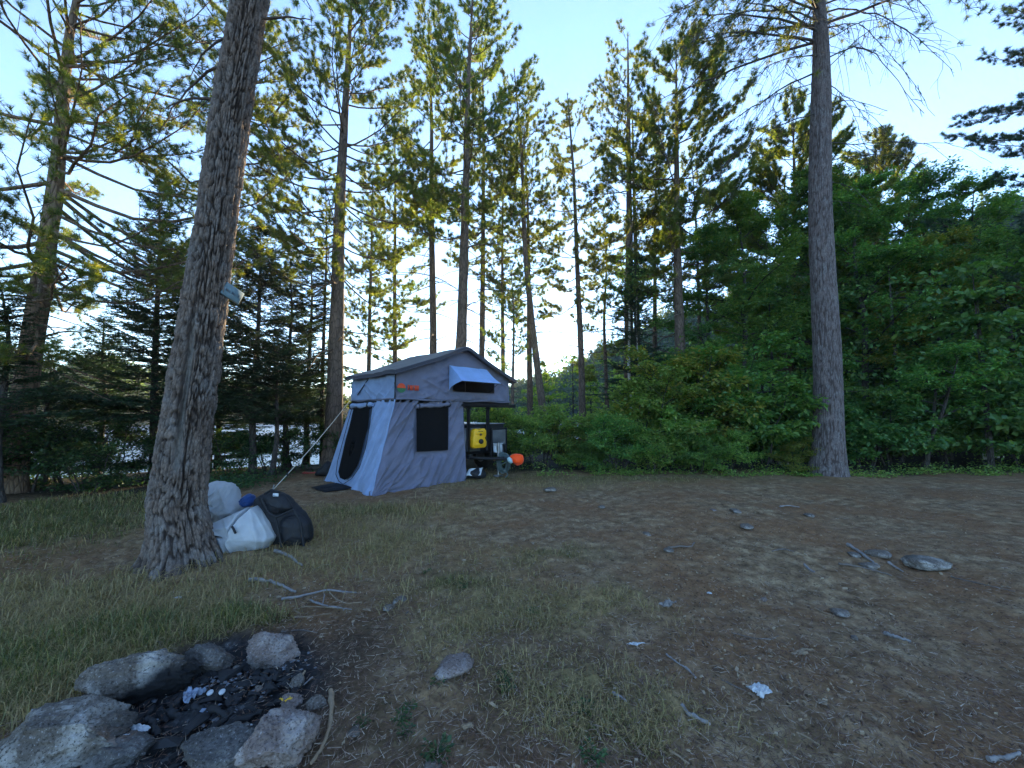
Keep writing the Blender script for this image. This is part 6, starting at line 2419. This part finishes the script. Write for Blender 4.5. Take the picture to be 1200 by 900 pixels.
stick([(1040, 661), (1050, 667), (1058, 672)], .012, 'short pale stick left of the largest stone', seed=12)
stick([(800, 833), (806, 841), (818, 846), (832, 854)], .012, 'grey broken root in the foreground right of centre', seed=13)
stick([(1037, 745), (1051, 750), (1067, 755)], .013, 'pale barkless stick in the right foreground', seed=14)
stick([(553, 850), (560, 858), (573, 870)], .0035, 'thin stalk in the centre foreground', 'twig_tan', 15)
stick([(781, 770), (790, 777), (803, 786)], .006, 'pale splinter on the dirt right of the dry grass', seed=16)
stick([(803, 785), (808, 790), (816, 798)], .0075, 'pale splinter end to end with the other one', seed=17)
stick([(784, 644), (796, 642), (810, 643), (814, 638)], .012, 'dark crooked stick beside a pale stone', 'twig', 18)
stick([(943, 664), (950, 671), (955, 673)], .012, 'short whitish stick in the middle of the dirt', seed=19)
stick([(717, 815), (727, 821), (735, 826)], .008, 'pale stick at the lower edge of the dry grass', seed=20)
stick([(955, 715), (965, 720), (978, 724)], .006, 'slender pale stick left of the rounded stone', 'twig_tan', 21)
stick([(858, 744), (880, 750), (905, 752), (912, 748)], .005, 'thin dark twig arching over the dirt', 'twig', 22)
stick([(934, 862), (948, 869), (962, 878)], .005, 'thin pale twig at the bottom right', 'twig_tan', 23)
stick([(785, 884), (797, 892), (808, 900)], .006, 'pale twig cut by the bottom edge', 'twig_tan', 24)
stick([(846, 800), (862, 808), (885, 818)], .004, 'fine twig left of the bluish white paper', 'twig', 25)
stick([(330, 743), (352, 741), (372, 744)], .005, 'dark twig right of the back right corner stone', 'twig', 26)
stick([(905, 648), (918, 645), (930, 648)], .008, 'dark thin stick on the far dirt', 'twig', 27)
stick([(670, 790), (690, 782), (702, 779)], .004, 'fine pale twig in the trodden grass', 'twig_tan', 28)
stick([(914, 595), (925, 594), (937, 596)], .012, 'pale stick before the bare pine', seed=29)
stick([(1115, 678), (1140, 684), (1165, 690), (1190, 696)], .007, 'thin dark stick below the largest stone', 'twig', 30)
stick([(1160, 896), (1180, 893), (1196, 888)], .011, 'pale stick in the bottom right corner', seed=31)

# little weeds in the bare dirt
WG = 'small weeds sprouting from the dirt'
w0_ = None
for k, (px, py, sc, lab) in enumerate([(470, 845, 1.0, 'three leaved weed right of the grey pebble'), (480, 832, .8, 'small weed above the three leaved one'), (476, 862, .9, 'flat weed below the three leaved one'),
                                       (425, 850, .8, 'lone weed right of the tan stick'), (512, 885, 1.4, 'largest weed at the bottom centre'), (590, 798, 1.0, 'weed right of the half buried stone'),
                                       (513, 802, .9, 'weed left of the half buried stone'), (685, 835, 1.1, 'weed among thin grass right of centre'), (695, 890, 1.2, 'leafy weed near the bottom edge'), (500, 672, 1.0, 'weed in the worn grass above centre'), (540, 690, 1.2, 'brighter weed in the worn grass'),
                                       (594, 810, .9, 'weed just below the one by the half buried stone'), (625, 720, 1.0, 'broad leaved weed in the dry grass')]):
    c = G(px, py)
    if w0_ is None:
        rng = np.random.default_rng(600)
        n_ = 46
        az = rng.uniform(0, 2 * PI, n_)
        rr_ = .055 * np.sqrt(rng.random(n_))
        P = np.stack([rr_ * np.cos(az), rr_ * np.sin(az), rng.uniform(.012, .04, n_)], -1)
        mb = MB()
        sz = rng.uniform(.015, .034, n_)
        mb.add(*leaves(P, np.stack([np.cos(az), np.sin(az), .15 + 0 * az], -1) + rng.normal(size=(n_, 3)) * .3, rng.normal(size=(n_, 3)) * .3 + [0, 0, 1], sz, sz * .6))
        st = np.stack([np.zeros((n_, 3)), P], 1)
        mb.add(*tubes(st, np.full((n_, 2), .0012), 3))
        w0_ = mb.build('weed', M['leaf_bank'], smooth=False)
        o = w0_
    else:
        o = w0_.copy()
        COL.objects.link(o)
    o.location = c
    sc *= .75
    o.scale = (sc, sc, sc)
    o.rotation_euler = (0, 0, k * 1.3)
    tag(o, lab, 'weed', WG)
